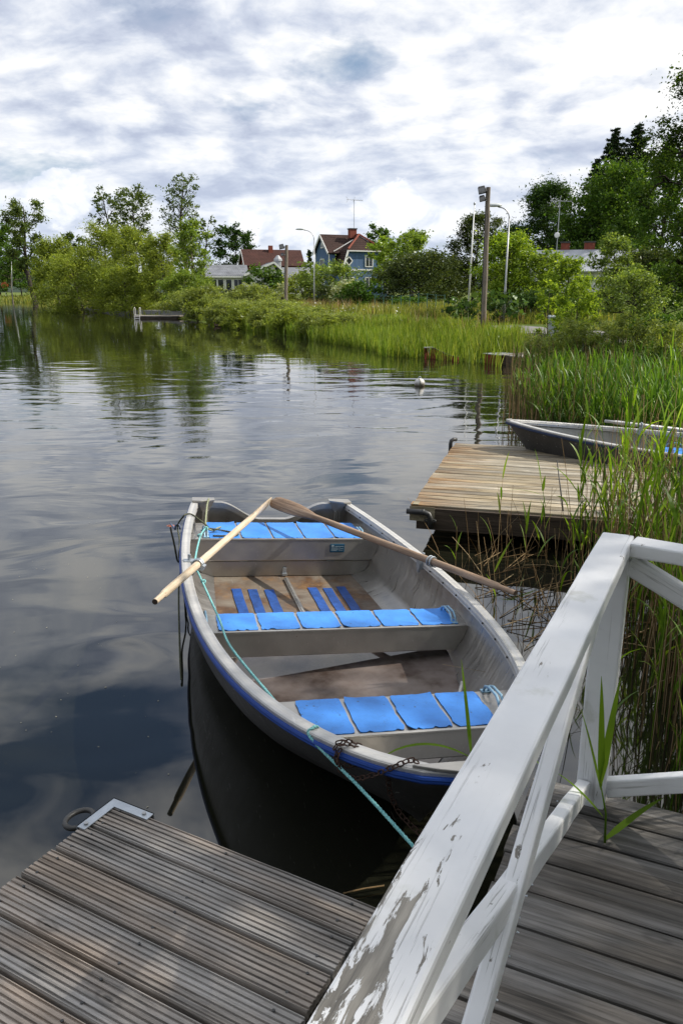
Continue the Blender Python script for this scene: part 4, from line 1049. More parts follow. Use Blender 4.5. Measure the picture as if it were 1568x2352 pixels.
mb = MB(); mb.prism([(0, -.018), (-.06, -.022), (-.07, 0), (-.06, .022), (0, .018)], .012, Matrix.Translation((-.255, 0, .228))); mb.build('bill', M_bill, dk)
a_, b_ = onz(547, 750, .02), onz(557, 752, .0); mb = MB(); mb.tube([(a_[0] - .25, a_[1] + .3, .22), (a_[0] - .15, a_[1], .05), (b_[0], b_[1], .04), (b_[0] + .5, b_[1] + .4, .16)], [.05, .055, .05, .03], 6)
tag(mb.build('driftwood', B_pale and flat_mat('bleached_wood', (.42, .39, .35), .8), None), 'bleached piece of driftwood at the waterline right of the duck', 'driftwood')
rk = onz(214, 717, 0.); mb = MB(); ellip(mb, (0, 0, 0), (1.1, .8, .55), 12, 8, lambda p: [p[0] * (1 + .2 * math.sin(p[1] * 4)), p[1], p[2] * (1 + .25 * math.sin(p[0] * 5))])
ro_ = mb.build('rock', flat_mat('pale_rock', (.40, .40, .38), .85, 0, .3, 2), None, smooth=True); ro_.location = (rk[0], rk[1] + .5, .1); tag(ro_, 'pale rock at the waterline below the leaning willow', 'rock')

# ------------------------------------------------------------------ posts and lamps
def up_z(px, py, Y): return float(ony(px, py, Y)[2])
def xat(px, py, Y): return float(ony(px, py, Y)[0])
M_glassd = flat_mat('dark_lamp_glass', (.10, .105, .11), .25, 0, .3, 8)
def floodpole(px, pytop, Y, lean, r, label, heads):
    x = xat(px, 700, Y); z0 = gz(x, Y) - .1; h = up_z(px, pytop, Y) - z0
    o = empty('floodlight_pole', None, (x, Y, z0)); tag(o, label, 'light pole')
    mb = MB(); n = 9; mb.tube([(lean * i / n * h + .008 * math.sin(i * 2.1), 0, h * i / n) for i in range(n + 1)], [r * (1 - .16 * i / n) for i in range(n + 1)], 12); mb.build('pole', M_pole, o, smooth=True, autosmooth=60)
    mb = MB(); mb.tube([(lean * .02 - r - .004, -.02, h * .02), (lean * h * .5 - r, -.03, h * .5), (lean * h * .94 - r * .85, -.02, h * .94)], .012, 5); mb.build('cable', M_pipe, o)
    for (dz, sz, dx) in heads:
        bx = lean * (h - dz); Mh = Matrix.Rotation(R(-25), 3, 'X') @ Matrix.Rotation(R(-14), 3, 'Y')
        mb = MB(); mb.box((bx - dx, -.10, h - dz), (sz * 1.15, .13, sz), Mh, .8); hd_ = mb.build('floodlight', M_pipe, o, bevel=.01)
        mb = MB(); mb.box((bx - dx - .02, -.175, h - dz - .025), (sz * .9, .012, sz * .75), Mh); mb.build('lamp_glass', M_glassd, hd_)
        mb = MB(); mb.bar((bx, 0, h - dz - .02), (bx - dx + sz * .4, -.04, h - dz), .05, .05); mb.bar((bx, -.02, h - dz - .12), (bx - dx + sz * .5, -.06, h - dz - .03), .03, .03); mb.build('bracket', M_steel, o)
    return o
floodpole(1112, 430, 30.0, -.012, .098, 'tall grey wooden pole with two black floodlights beside the road', [(.10, .25, .24), (.38, .19, .22)])
floodpole(656, 563, 70.0, .034, .15, 'dark wooden pole with small floodlights in front of the red house', [(.12, .40, .42), (.75, .25, .34)])
def streetlamp(px_base, px_top, pytop, px_head, Y, label):
    x = xat(px_base, 690, Y); z0 = gz(x, Y) - .1; h = up_z(px_top, pytop, Y) - z0; xt = xat(px_top, pytop, Y) - x; xh = xat(px_head, pytop, Y) - x
    arm = xh - xt; o = empty('street_lamp', None, (x, Y, z0)); tag(o, label, 'street lamp', 'street lamps along the road')
    hs = h - abs(arm) * .62
    mb = MB(); mb.tube([(0, 0, 0), (xt * .33, 0, h * .33), (xt * .36, 0, h * .36), (xt * .9, 0, hs)], [.055, .052, .038, .034], 10); mb.build('pole', M_steel, o, smooth=True)
    mb = MB(); pts = []
    for k in range(9):
        a = math.pi / 2 * k / 8; pts.append((xt * .9 + arm * .62 * (1 - math.cos(a)), 0, hs + (h - hs) * math.sin(a)))
    pts.append((xt + arm * .8, 0, h + .06)); mb.tube(pts, .026, 8); mb.build('arm', M_steel, o, smooth=True)
    mb = MB(); sg = 1 if arm > 0 else -1
    ellip(mb, (xt + arm * .95, 0, h + .06), (.36, .14, .11), f=lambda p: [p[0], p[1] * (1 - .3 * p[0] * sg / .36), p[2] * (.45 if p[2] < 0 else 1)]); mb.build('lamp_head', M_lampglass, o, smooth=True)
    return o
streetlamp(1158, 1170, 476, 1131, 36.0, 'grey curved street lamp behind the tall floodlight pole')
streetlamp(721, 721, 529, 688, 62.0, 'grey curved street lamp in front of the blue house')
def thin_pole(name, px0, px1, pytop, Y, r, m, label, cat, ball=True):
    x = xat(px0, 690, Y); z0 = gz(x, Y) - .1; h = up_z(px1, pytop, Y) - z0; xt = xat(px1, pytop, Y) - x
    o = empty(name, None, (x, Y, z0)); tag(o, label, cat); mb = MB(); mb.tube([(0, 0, 0), (xt * .5, 0, h * .5), (xt, 0, h)], [r, r * .8, r * .5], 8); mb.build('pole', m, o, smooth=True)
    if ball: mb = MB(); ellip(mb, (xt, 0, h + r * .9), (r * 1.1, r * 1.1, r * 1.5)); mb.build('finial', M_steel, o, smooth=True)
    return o
thin_pole('flagpole', 1075, 1089, 470, 46.0, .055, M_white, 'slim white flagpole without a flag left of the floodlight pole', 'flagpole')
thin_pole('flagpole', 28, 27, 600, 165.0, .07, M_steel, 'short pale pole under the trees on the far left shore', 'pole', False)
sg = ony(12, 655, 175); so_ = empty('road_sign', None, (sg[0], 175, sg[2] - 2.2)); tag(so_, 'round orange sign on a post on the far left bank', 'sign')
mb = MB(); mb.tube([(0, 0, 0), (0, 0, 2.2)], .06, 6); mb.build('pole', M_steel, so_)
mb = MB(); mb.tube([(0, -.08, 2.2), (0, -.12, 2.2)], .75, 20); mb.build('sign_board', flat_mat('orange_sign', (.65, .16, .03), .5), so_)

# ------------------------------------------------------------------ houses
def board_wall(name, c, pitch=.22):
    m, nt, o = mat(name); v = nt.obj(); x, y, z = nt.sep(v); s = nt.math('ADD', x, y)
    fr = nt.math('FRACT', nt.math('DIVIDE', s, pitch)); gp = nt.maprange(nt.math('ABSOLUTE', nt.math('SUBTRACT', fr, .5)), .40, .5, 0, 1)
    n = nt.noise(nt.scale(v, 3, 3, .6), 1, 5, .6); k = nt.maprange(n, .3, .7, .8, 1.15); cc = nt.vmath('MULTIPLY', c, nt.comb(k, k, k))
    principled(nt, o, nt.mix(nt.math('MULTIPLY', gp, .45), cc, tuple(a * .4 for a in c)), .75, 0, nt.bump(gp, .6, -.02), .3); return m
def tile_roof(name, c):
    m, nt, o = mat(name); v = nt.obj(); x, y, z = nt.sep(v)
    r1 = nt.math('SINE', nt.math('MULTIPLY', z, 2 * math.pi / .26)); r2 = nt.math('SINE', nt.math('MULTIPLY', nt.math('ADD', x, nt.math('MULTIPLY', y, .6)), 2 * math.pi / .30))
    n = nt.noise(v, .9, 6, .65); n2 = nt.noise(v, 7, 3, .6); h = nt.math('ADD', r1, r2)
    k = nt.math('ADD', nt.maprange(n, .3, .7, .65, 1.3), nt.math('ADD', nt.math('MULTIPLY', h, .09), nt.math('MULTIPLY', n2, .25)))
    principled(nt, o, nt.vmath('MULTIPLY', c, nt.comb(k, k, k)), .85, 0, nt.bump(h, .8, .04), .3); return m
W_blue = board_wall('blue_board_wall', (.085, .15, .275)); W_red = board_wall('red_board_wall', (.15, .020, .017)); W_white = board_wall('white_wall', (.66, .66, .65), .3)
T_brown = tile_roof('brown_red_tiles', (.036, .018, .014)); T_red = tile_roof('red_tiles', (.055, .022, .017)); T_grey = tile_roof('grey_tiles', (.17, .18, .20)); T_pale = flat_mat('pale_sheet_roof', (.34, .36, .39), .55, .2, .15, 2)
M_brick = flat_mat('chimney_brick', (.20, .055, .035), .9, 0, .35, 6); M_trim = flat_mat('white_trim', (.72, .72, .70), .6, 0, .05)
def window(parent, x, y, z, w_, h, nrm=(0, -1), name='window', cross=True):
    """window centred at (x, y, z) in a wall whose outward normal is nrm"""
    n_ = Vector((nrm[0], nrm[1], 0)); t = Vector((-n_.y, n_.x, 0)); c = Vector((x, y, z)) + n_ * .03
    mb = MB(); fw = .11
    for a, b in (((-w_ / 2, -h / 2), (w_ / 2, -h / 2)), ((w_ / 2, -h / 2), (w_ / 2, h / 2)), ((w_ / 2, h / 2), (-w_ / 2, h / 2)), ((-w_ / 2, h / 2), (-w_ / 2, -h / 2))):
        mb.bar(c + t * a[0] + Vector((0, 0, a[1])), c + t * b[0] + Vector((0, 0, b[1])), fw, .10, n_)
    if cross:
        mb.bar(c + Vector((0, 0, -h / 2)), c + Vector((0, 0, h / 2)), .06, .07, n_)
    fo_ = mb.build(name, M_trim, parent); mb = MB()
    q = c - n_ * .015; mb.poly([q - t * w_ / 2 + Vector((0, 0, -h / 2)), q + t * w_ / 2 + Vector((0, 0, -h / 2)), q + t * w_ / 2 + Vector((0, 0, h / 2)), q - t * w_ / 2 + Vector((0, 0, h / 2))], [(0, 1, 2, 3)])
    mb.build('pane', M_glass, fo_); return fo_
def antenna(parent, x, y, z, h, dish=False, name='tv_antenna', w=.8):
    mb = MB(); mb.tube([(x, y, z), (x, y, z + h)], .035, 6); mb.tube([(x - w, y, z + h), (x + w * 1.2, y, z + h - .08)], .025, 5)
    for k in range(5): mb.tube([(x - w * .2 + k * w * .3, y - .45, z + h - .02), (x - w * .2 + k * w * .3, y + .45, z + h - .02)], .018, 5)
    mb.tube([(x - w, y, z + h - .35), (x - w * .8, y, z + h), (x - w * 1.05, y, z + h + .35)], .02, 5); mb.tube([(x - w * .1, y, z + h - .3), (x + w * .1, y, z + h + .35)], .02, 5)
    return mb.build(name, M_steel, parent)
def solid_roof(parent, polys, m, th=.16, name='roof'):
    mb = MB()
    for p in polys: mb.poly(p, [tuple(range(len(p)))])
    o = mb.build(name, m, parent); s = o.modifiers.new('thick', 'SOLIDIFY'); s.thickness = th; s.offset = 1; return o
# blue house
Y0 = 108.0; c0 = ony(838, 640, Y0); zg = 1.35
bh = empty('blue_house', None, (c0[0], Y0, zg), R(24)); tag(bh, 'blue wooden house with brown tiled gambrel roof and white trim', 'house')
mb = MB(); A, B_, Cc, D = 3.4, 2.55, 3.5, 5.95
mb.poly([(-A, 0, 0), (A, 0, 0), (A, 0, Cc), (B_, 0, D), (-B_, 0, D), (-A, 0, Cc)], [(0, 1, 2, 3, 4, 5)])
mb.poly([(-A, 0, 0), (-A, 0, Cc), (-A, 9, Cc), (-A, 9, 0)], [(0, 1, 2, 3)]); mb.poly([(A, 0, 0), (A, 0, Cc), (A, 9, Cc), (A, 9, 0)], [(0, 3, 2, 1)])
mb.poly([(-A, 9, 0), (A, 9, 0), (A, 9, Cc), (B_, 9, D), (0, 9, 7.9), (-B_, 9, D), (-A, 9, Cc)], [(6, 5, 4, 3, 2, 1, 0)])
# projecting cross wing on the left
mb.poly([(-4.2, 2.1, 0), (-4.2, 6.9, 0), (-4.2, 6.9, 5.9), (-4.2, 4.5, 8.0), (-4.2, 2.1, 5.9)], [(4, 3, 2, 1, 0)])
mb.poly([(-4.2, 2.1, 0), (-A, 2.1, 0), (-A, 2.1, 5.9), (-4.2, 2.1, 5.9)], [(0, 1, 2, 3)]); mb.poly([(-4.2, 6.9, 0), (-A, 6.9, 0), (-A, 6.9, 5.9), (-4.2, 6.9, 5.9)], [(3, 2, 1, 0)])
mb.build('wall', W_blue, bh)
e = .28
rf = solid_roof(bh, [
    [(-B_ - .05, -e, D + .02), (0, 1.9, 7.95), (0, 9.3, 7.95), (-B_ - .05, 9.3, D + .02)], [(B_ + .05, -e, D + .02), (B_ + .05, 9.3, D + .02), (0, 9.3, 7.95), (0, 1.9, 7.95)],
    [(-B_ - .05, -e, D + .02), (B_ + .05, -e, D + .02), (0, 1.9, 7.95)],
    [(-A - .3, -e, Cc - .35), (-B_ - .05, -e, D + .02), (-B_ - .05, 9.3, D + .02), (-A - .3, 9.3, Cc - .35)], [(A + .3, -e, Cc - .35), (A + .3, 9.3, Cc - .35), (B_ + .05, 9.3, D + .02), (B_ + .05, -e, D + .02)],
    [(-4.55, 4.5, 8.05), (-.2, 4.5, 8.05), (-.2, 1.8, 5.7), (-4.55, 1.8, 5.7)], [(-4.55, 4.5, 8.05), (-4.55, 7.2, 5.7), (-.2, 7.2, 5.7), (-.2, 4.5, 8.05)]], T_brown)
mb = MB()
for a, b in (((-4.58, 4.5, 8.0), (-4.58, 1.75, 5.6)), ((-4.58, 4.5, 8.0), (-4.58, 7.25, 5.6))): mb.bar(a, b, .28, .07, (1, 0, 0))
mb.bar((-A - .05, -e - .03, Cc - .3), (-B_ - .02, -e - .03, D + .02), .26, .06, (0, 1, 0)); mb.bar((A + .05, -e - .03, Cc - .3), (B_ + .02, -e - .03, D + .02), .26, .06, (0, 1, 0))
mb.bar((-B_, -e - .03, D - .05), (B_, -e - .03, D - .05), .14, .08, (0, 1, 0)); mb.bar((-A, -.03, Cc + .05), (A, -.03, Cc + .05), .22, .06, (0, 1, 0))
mb.bar((-A - .3, 1.82, 5.9), (-.9, 1.82, 7.4), .1, .1)
for x in (-A + .06, A - .06): mb.bar((x, -.03, 0), (x, -.03, Cc), .18, .06, (0, 1, 0))
for y in (2.15, 6.85): mb.bar((-4.23, y, 0), (-4.23, y, 5.85), .2, .06, (1, 0, 0))
mb.bar((-4.23, 2.1, 3.2), (-4.23, 6.9, 3.2), .2, .06, (1, 0, 0)); mb.build('trim', M_trim, bh)
mb = MB(); mb.tube([(-B_ - .02, -e, D + .18), (0, 1.9, 8.1)], .13, 6); mb.tube([(B_ + .02, -e, D + .18), (0, 1.9, 8.1)], .13, 6); mb.tube([(0, 1.9, 8.1), (0, 9.3, 8.1)], .12, 6); mb.build('ridge_tiles', M_brick, rf)
mb = MB(); mb.box((-.35, 3.3, 8.25), (.95, .75, 1.1)); ch = mb.build('chimney', M_brick, rf); mb = MB(); mb.box((-.35, 3.3, 8.86), (1.12, .9, .14)); mb.build('chimney_cap', M_pipe, ch)
antenna(bh, -.1, 3.3, 8.9, 3.6, w=1.1)
window(bh, .55, 0, 4.65, 1.05, 1.35); window(bh, .55, 0, 1.9, 1.05, 1.4); window(bh, -2.2, 0, 1.9, 1.05, 1.4); window(bh, -4.2, 4.5, 4.3, 1.2, 1.4, (-1, 0)); window(bh, -4.2, 4.5, 1.7, 1.2, 1.4, (-1, 0))
def shaped_window(nm, pts, depth=.07):
    mb = MB(); n = len(pts)
    for i in range(n): mb.bar(pts[i], pts[(i + 1) % n], .13, depth, (Vector(pts[1]) - Vector(pts[0])).cross(Vector(pts[2]) - Vector(pts[0])))
    f_ = mb.build('window', M_trim, bh); mb = MB(); mb.poly(pts, [tuple(range(n))]); mb.build('pane', M_glass, f_)
shaped_window('tri', [(-4.25, 4.05, 6.45), (-4.25, 4.95, 6.45), (-4.25, 4.5, 7.2)]); shaped_window('dia', [(-2.35, -.05, 4.1), (-1.85, -.05, 4.65), (-2.35, -.05, 5.2), (-2.85, -.05, 4.65)])
# grey roofed white house
Y1 = 132.0; k1 = Y1 / F * .985; c1 = ony(566, 670, Y1); zg1 = 1.75
wh = empty('white_house', None, (c1[0], Y1, zg1), R(14)); tag(wh, 'low white bungalow with grey tiled roof and glazed veranda', 'house')
mb = MB(); mb.box((2.6, 4, 1.5), (5.2, 8, 3.0)); mb.box((-3.4, 3.2, 1.35), (6.8, 5, 2.7)); mb.box((8, 4.5, 1.3), (6, 6, 2.6)); mb.poly([(0, 0, 3.0), (5.2, 0, 3.0), (4.4, 0, 4.9)], [(0, 1, 2)]); mb.build('wall', W_white, wh)
solid_roof(wh, [[(-.4, -.6, 2.95), (4.5, -.6, 5.0), (4.5, 8.4, 5.0), (-.4, 8.4, 2.95)], [(4.5, -.6, 5.0), (6.0, -.6, 3.7), (6.0, 8.4, 3.7), (4.5, 8.4, 5.0)]], T_grey)
solid_roof(wh, [[(-7.2, .1, 2.75), (.6, .1, 2.75), (.6, 3.2, 4.5), (-6.0, 3.2, 4.5)], [(-7.2, .1, 2.75), (-6.0, 3.2, 4.5), (-7.2, 6.2, 2.75)], [(-7.2, 6.2, 2.75), (-6.0, 3.2, 4.5), (.6, 3.2, 4.5), (.6, 6.2, 2.75)]], T_grey)
solid_roof(wh, [[(5.4, 1.2, 2.5), (11.4, 1.2, 2.5), (11.4, 4.5, 4.2), (5.4, 4.5, 4.2)], [(5.4, 4.5, 4.2), (11.4, 4.5, 4.2), (11.4, 7.8, 2.5), (5.4, 7.8, 2.5)]], T_grey)
mb = MB(); mb.bar((-.4, -.64, 2.9), (4.5, -.64, 4.95), .3, .08, (0, 1, 0)); mb.bar((4.5, -.64, 4.95), (6.0, -.64, 3.65), .3, .08, (0, 1, 0)); mb.bar((-7.2, .02, 2.7), (.5, .02, 2.7), .2, .1, (0, 1, 0)); mb.build('trim', M_trim, wh)
for x in (-6.2, -5.1, -4.0, -2.7): window(wh, x, .70, 1.35, .95, 2.0, cross=False)
window(wh, -1.2, .70, 1.3, 1.4, 2.1); window(wh, 2.4, 0, 1.6, 1.4, 1.3)
mb = MB(); mb.tube([(6.2, 5.5, 3.6), (6.2, 5.5, 5.4)], .55, 10); mb.tube([(6.2, 5.5, 5.4), (6.2, 5.5, 5.7), (6.2, 5.5, 6.3)], [.75, .7, .2], 10); mb.build('chimney', M_steel, wh)
# red house
Y2 = 158.0; c2_ = ony(566, 640, Y2)
rh = empty('red_house', None, (c2_[0], Y2, 1.9), R(16)); tag(rh, 'long red wooden house with red tiled roof behind the bungalow', 'house')
mb = MB(); Lr, Wr, He, Hr = 11.2, 6.6, 5.3, 8.0
mb.box((Lr / 2, Wr / 2, He / 2), (Lr, Wr, He)); mb.poly([(0, 0, He), (0, Wr, He), (0, Wr / 2, Hr)], [(0, 1, 2)]); mb.poly([(Lr, 0, He), (Lr, Wr, He), (Lr, Wr / 2, Hr)], [(0, 2, 1)]); mb.build('wall', W_red, rh)
r2_ = solid_roof(rh, [[(-.4, -.5, He - .35), (Lr + .4, -.5, He - .35), (Lr + .4, Wr / 2, Hr + .1), (-.4, Wr / 2, Hr + .1)], [(-.4, Wr / 2, Hr + .1), (Lr + .4, Wr / 2, Hr + .1), (Lr + .4, Wr + .5, He - .35), (-.4, Wr + .5, He - .35)]], T_red)
mb = MB(); mb.bar((-.44, -.5, He - .4), (-.44, Wr / 2, Hr + .1), .3, .08, (1, 0, 0)); mb.bar((-.44, Wr + .5, He - .4), (-.44, Wr / 2, Hr + .1), .3, .08, (1, 0, 0)); mb.bar((0, -.03, 0), (0, -.03, He), .25, .06, (0, 1, 0)); mb.bar((Lr, -.03, 0), (Lr, -.03, He), .25, .06, (0, 1, 0)); mb.build('trim', M_trim, rh)
mb = MB(); mb.box((5.4, Wr / 2 - .5, Hr + .2), (.8, .7, 1.5)); mb.build('chimney', M_brick, r2_)
window(rh, 0, Wr / 2, 5.1, 1.1, 1.5, (-1, 0)); window(rh, 3, 0, 3.9, 1.1, 1.3); window(rh, 8, 0, 3.9, 1.1, 1.3)
# cottage at the right
Y3 = 58.0; c3_ = ony(1274, 610, Y3); zg3 = 1.75
ct = empty('cottage', None, (c3_[0], Y3, zg3), R(-14)); tag(ct, 'white cottage with pale sheet roof and two brick chimneys behind garden trees', 'house')
zr3 = up_z(1274, 573, Y3) - zg3; mb = MB(); mb.box((1.8, 2.6, zr3 * .3), (7.0, 5.0, zr3 * .6)); mb.poly([(5.3, .1, zr3 * .6), (5.3, 5.1, zr3 * .6), (5.3, 2.6, zr3 - .1)], [(0, 1, 2)]); mb.build('wall', W_white, ct)
r3_ = solid_roof(ct, [[(-2.6, -.3, zr3 * .52), (5.7, -.3, zr3 * .52), (5.7, 2.6, zr3), (-2.6, 2.6, zr3)], [(-2.6, 2.6, zr3), (5.7, 2.6, zr3), (5.7, 5.5, zr3 * .52), (-2.6, 5.5, zr3 * .52)]], T_pale, .1)
for x, s_ in ((.65, .62), (2.35, .72)):
    mb = MB(); mb.box((x, 2.9, zr3 + .1), (s_, .6, .95)); c_ = mb.build('chimney', M_brick, r3_); mb = MB(); mb.box((x, 2.9, zr3 + .62), (s_ + .1, .7, .10)); mb.build('chimney_cap', M_pipe, c_)
ma = antenna(ct, .05, 2.4, zr3 - .2, up_z(1281, 452, Y3) - zg3 - zr3 + .2, w=.7)
zd_ = up_z(1274, 535, Y3) - zg3; mb = MB(); ellip(mb, (.0, 2.25, zd_), (.19, .05, .19)); mb.build('satellite_dish', M_white, ct, smooth=True)
# parked car beside the bungalow
cx = ony(527, 672, 122.0); car = empty('parked_car', None, (cx[0], 122.0, gz(cx[0], 122.0)), R(8)); tag(car, 'dark blue parked car in front of the white bungalow', 'car')
mb = MB(); prof = [(-2.1, .35), (-2.15, .75), (-1.9, .95), (-1.1, 1.0), (-.55, 1.42), (.9, 1.45), (1.6, 1.02), (2.1, .9), (2.15, .4)]; mb.prism(prof, 1.7, Matrix(((1, 0, 0, 0), (0, 0, 1, -.85), (0, 1, 0, 0), (0, 0, 0, 1)))); mb.build('body', flat_mat('dark_blue_car_paint', (.015, .02, .045), .25, .3, .05), car, bevel=.06)
for x in (-1.35, 1.35):
    for y in (-.82, .82): mb = MB(); mb.tube([(x, y - .1, .33), (x, y + .1, .33)], .33, 16); wl = mb.build('wheel', M_black, car); mb = MB(); mb.tube([(x, y - .115, .33), (x, y + .115, .33)], .2, 12); mb.build('rim', M_steel, wl)
mb = MB(); mb.poly([(-1.0, -.862, 1.02), (1.45, -.862, 1.02), (.85, -.862, 1.38), (-.52, -.862, 1.36)], [(0, 1, 2, 3)]); mb.build('window', M_glass, car)
for x in (-2.13,):
    for y in (-.6, .6): mb = MB(); mb.box((x, y, .78), (.06, .3, .12)); mb.build('taillight', flat_mat('red_lens', (.4, .02, .02), .2), car)
# low green wire fence and a grey cabinet
fz = ony(900, 712, 52.0); fnc = empty('wire_fence', None, (0, 0, 0)); tag(fnc, 'low green wire fence in front of the dark garden trees', 'fence')
M_gfence = flat_mat('green_fence', (.05, .13, .10), .6); P_ = []
for k in range(9):
    p = ony(860 + 20 * k, 700, 54.0 - .9 * k); P_.append((p[0], p[1], gz(p[0], p[1])))
for p in P_: mb = MB(); mb.tube([p, (p[0], p[1], p[2] + 1.15)], .025, 6); mb.build('post', M_gfence, fnc)
mb = MB()
for h in (.3, .6, .9, 1.1): mb.tube([(p[0], p[1], p[2] + h) for p in P_], .012 if h > 1 else .006, 5)
mb.build('wire', M_gfence, fnc)
cb = ony(1271, 733, 26.5); cab = empty('utility_cabinet', None, (cb[0], 26.5, gz(cb[0], 26.5))); tag(cab, 'small pale grey utility cabinet among the roadside bushes', 'cabinet')
M_cab = flat_mat('pale_grey_cabinet', (.34, .38, .40), .5); mb = MB(); mb.box((0, 0, .42), (.34, .28, .84)); mb.build('body', M_cab, cab, bevel=.02); mb = MB(); mb.box((0, 0, .87), (.40, .34, .06), None, .8); mb.build('lid', M_cab, cab, bevel=.01); mb = MB(); mb.box((0, -.147, .42), (.28, .012, .7)); mb.build('door', M_cab, cab)
sk = ony(1229, 790, 21.5); mb = MB(); mb.tube([(sk[0], 21.5, gz(sk[0], 21.5) - .1), (sk[0] + .01, 21.5, gz(sk[0], 21.5) + .75)], .035, 6); tag(mb.build('wooden_stake', M_beam_pale), 'short wooden stake standing in the mown grass by the shore', 'stake')

# ------------------------------------------------------------------ trees, bushes
ENV = {'round': lambda t: math.sin(math.pi * (.14 + .80 * t)) ** .7, 'dome': lambda t: math.sqrt(max(0, 1 - t ** 2.2)), 'cone': lambda t: (1 - t) ** .8 + .06,
       'column': lambda t: .75 * math.sin(math.pi * (.2 + .74 * t)) ** .5, 'flat': lambda t: (.35 + .65 * t) * math.sqrt(max(0, 1 - t ** 5)), 'oval': lambda t: math.sin(math.pi * (.08 + .84 * t))}
PXR = 1.0 / 784.0            # one pixel of the 1024 high render at 1 m
def tree(label, px, pytop, Y, wpx, m, bark, shape='round', cb=.18, lai=3.4, nprim=16, lean=0., seed=1, droop=0., asp=.55, ls=None, cs=.13, group=None, name='tree', cat='tree', trunk_r=None,
         xyz=None, Wm=None, hm=None, bush=False, rough=.3, up=.4, hang=0., nsub=5, wob=.05):
    rg = np.random.default_rng(seed); pr = random.Random(seed)
    if xyz is None:
        x = xat(px, 680, Y); z0 = gz(x, Y) - .05; h = up_z(px, pytop, Y) - z0; W = wpx * Y / F
    else: x, Y, z0 = xyz; W, h = Wm, hm
    o = empty(name, None, (x, Y, z0)); tag(o, label, cat, group)
    dist = math.hypot(x, Y); ls = ls or max(.05, (2.0 if m is L_alder else 2.25) * PXR * dist); tr = trunk_r or h * .016 + .03
    env = ENV[shape]; mb = MB(); cl = []; cw = []
    def trunk(t): return Vector((lean * h * t ** 1.3 + wob * h * .3 * math.sin(t * 5 + seed), wob * h * .3 * math.sin(t * 4.1 + seed * 2), h * .93 * t))
    ntr = 4 if bush else 1
    if bush:
        for k in range(ntr):
            a = 2 * math.pi * k / ntr + seed; mb.tube([(0, 0, -.1), (W * .2 * math.cos(a), W * .2 * math.sin(a), h * .35), (W * .38 * math.cos(a), W * .38 * math.sin(a), h * .72)], [tr * .5, tr * .35, tr * .15], 5)
    else: mb.tube([(trunk(0) + Vector((0, 0, -.2)))] + [trunk(k / 9) for k in range(10)], [tr * 1.35] + [tr * (1 - .88 * k / 9) for k in range(10)], 8)
    for i in range(nprim):
        tt = ((i + .5) / nprim) ** .9; t = cb + (.97 - cb) * tt; az = i * 2.39996 + pr.uniform(-.5, .5) + seed
        e = env(tt) * pr.uniform(1 - rough, 1 + rough * .5); Ln = W * max(.12, e); b = trunk(t * .9 if not bush else t * .5)
        rise = (.10 + .55 * tt) * Ln * pr.uniform(.6, 1.2) if not droop else -droop * Ln * pr.uniform(.3, 1) + .25 * Ln
        end = Vector((trunk(t).x + Ln * math.cos(az), trunk(t).y + Ln * math.sin(az), min(h * .98, trunk(t).z + rise * .6)))
        m1 = b.lerp(end, .4) + Vector((pr.uniform(-1, 1), pr.uniform(-1, 1), pr.uniform(.2, 1))) * Ln * .10; m2 = b.lerp(end, .72) + Vector((pr.uniform(-1, 1), pr.uniform(-1, 1), pr.uniform(-.2, 1))) * Ln * .12
        r0 = tr * (1 - .8 * t) * .5
        mb.tube([b, m1, m2, end], [r0, r0 * .7, r0 * .42, r0 * .12], 5)
        for s in range(nsub):
            u = pr.uniform(.30, 1); p = (b.lerp(m1, u / .4) if u < .4 else m1.lerp(m2, (u - .4) / .32) if u < .72 else m2.lerp(end, (u - .72) / .28))
            d = Vector((math.cos(az + pr.uniform(-1.5, 1.5)), math.sin(az + pr.uniform(-1.5, 1.5)), pr.uniform(-.2, .9) - droop)).normalized(); l2 = (.22 + .22 * pr.random()) * W * (.5 + .5 * e)
            q = p + d * l2; q2 = p + d * l2 * .5 + Vector((0, 0, .06 * W)); q.z = min(q.z, h)
            mb.tube([p, q2, q], [r0 * .35, r0 * .22, r0 * .08], 4); cl += [q, q2]; cw += [1.2, .7]
        cl += [end, m2]; cw += [1.3, .6]
    C = np.array([tuple(c) for c in cl]); wt = np.array(cw); wt = wt * rg.uniform(.4, 1.6, len(wt)); wt /= wt.sum()
    N = int(min(110000, 1.45 * lai * math.pi * W * h * (1 - cb * .8) * .5 / (.5 * ls * ls * asp)))
    sel = rg.choice(len(C), N, p=wt); sg = np.array([cs * W, cs * W, cs * min(W, h * .5) * .75])
    off = rg.normal(size=(N, 3)); off *= (rg.uniform(.25, 1, (N, 1)))      # dense in the middle, ragged outside
    Pn = C[sel] + off * sg * (1 + .5 * rg.random((N, 1)))
    if droop: Pn[:, 2] -= np.abs(rg.normal(size=N)) * droop * W * .35
    zt = np.quantile(Pn[:, 2], .997); Pn[:, 2] *= min(1.3, max(.7, h / zt)); Pn = Pn[Pn[:, 2] > .05]
    np_mesh('foliage' if bush else 'crown', leaf_quads(Pn, ls, asp, rg, up, hang), 4, m, o)
    mb.build('stem' if bush else 'trunk', bark, o, smooth=True); return o
def bush(label, px, pytop, Y, wpx, m, seed=1, lai=3.2, shape='dome', group=None, cat='bush', name='bush', **k):
    k.setdefault('nprim', 14); k.setdefault('cb', .08); k.setdefault('cs', .16)
    return tree(label, px, pytop, Y, wpx, m, k.pop('bark', B_grey), shape, lai=lai, seed=seed, group=group, name=name, cat=cat, bush=True, **k)
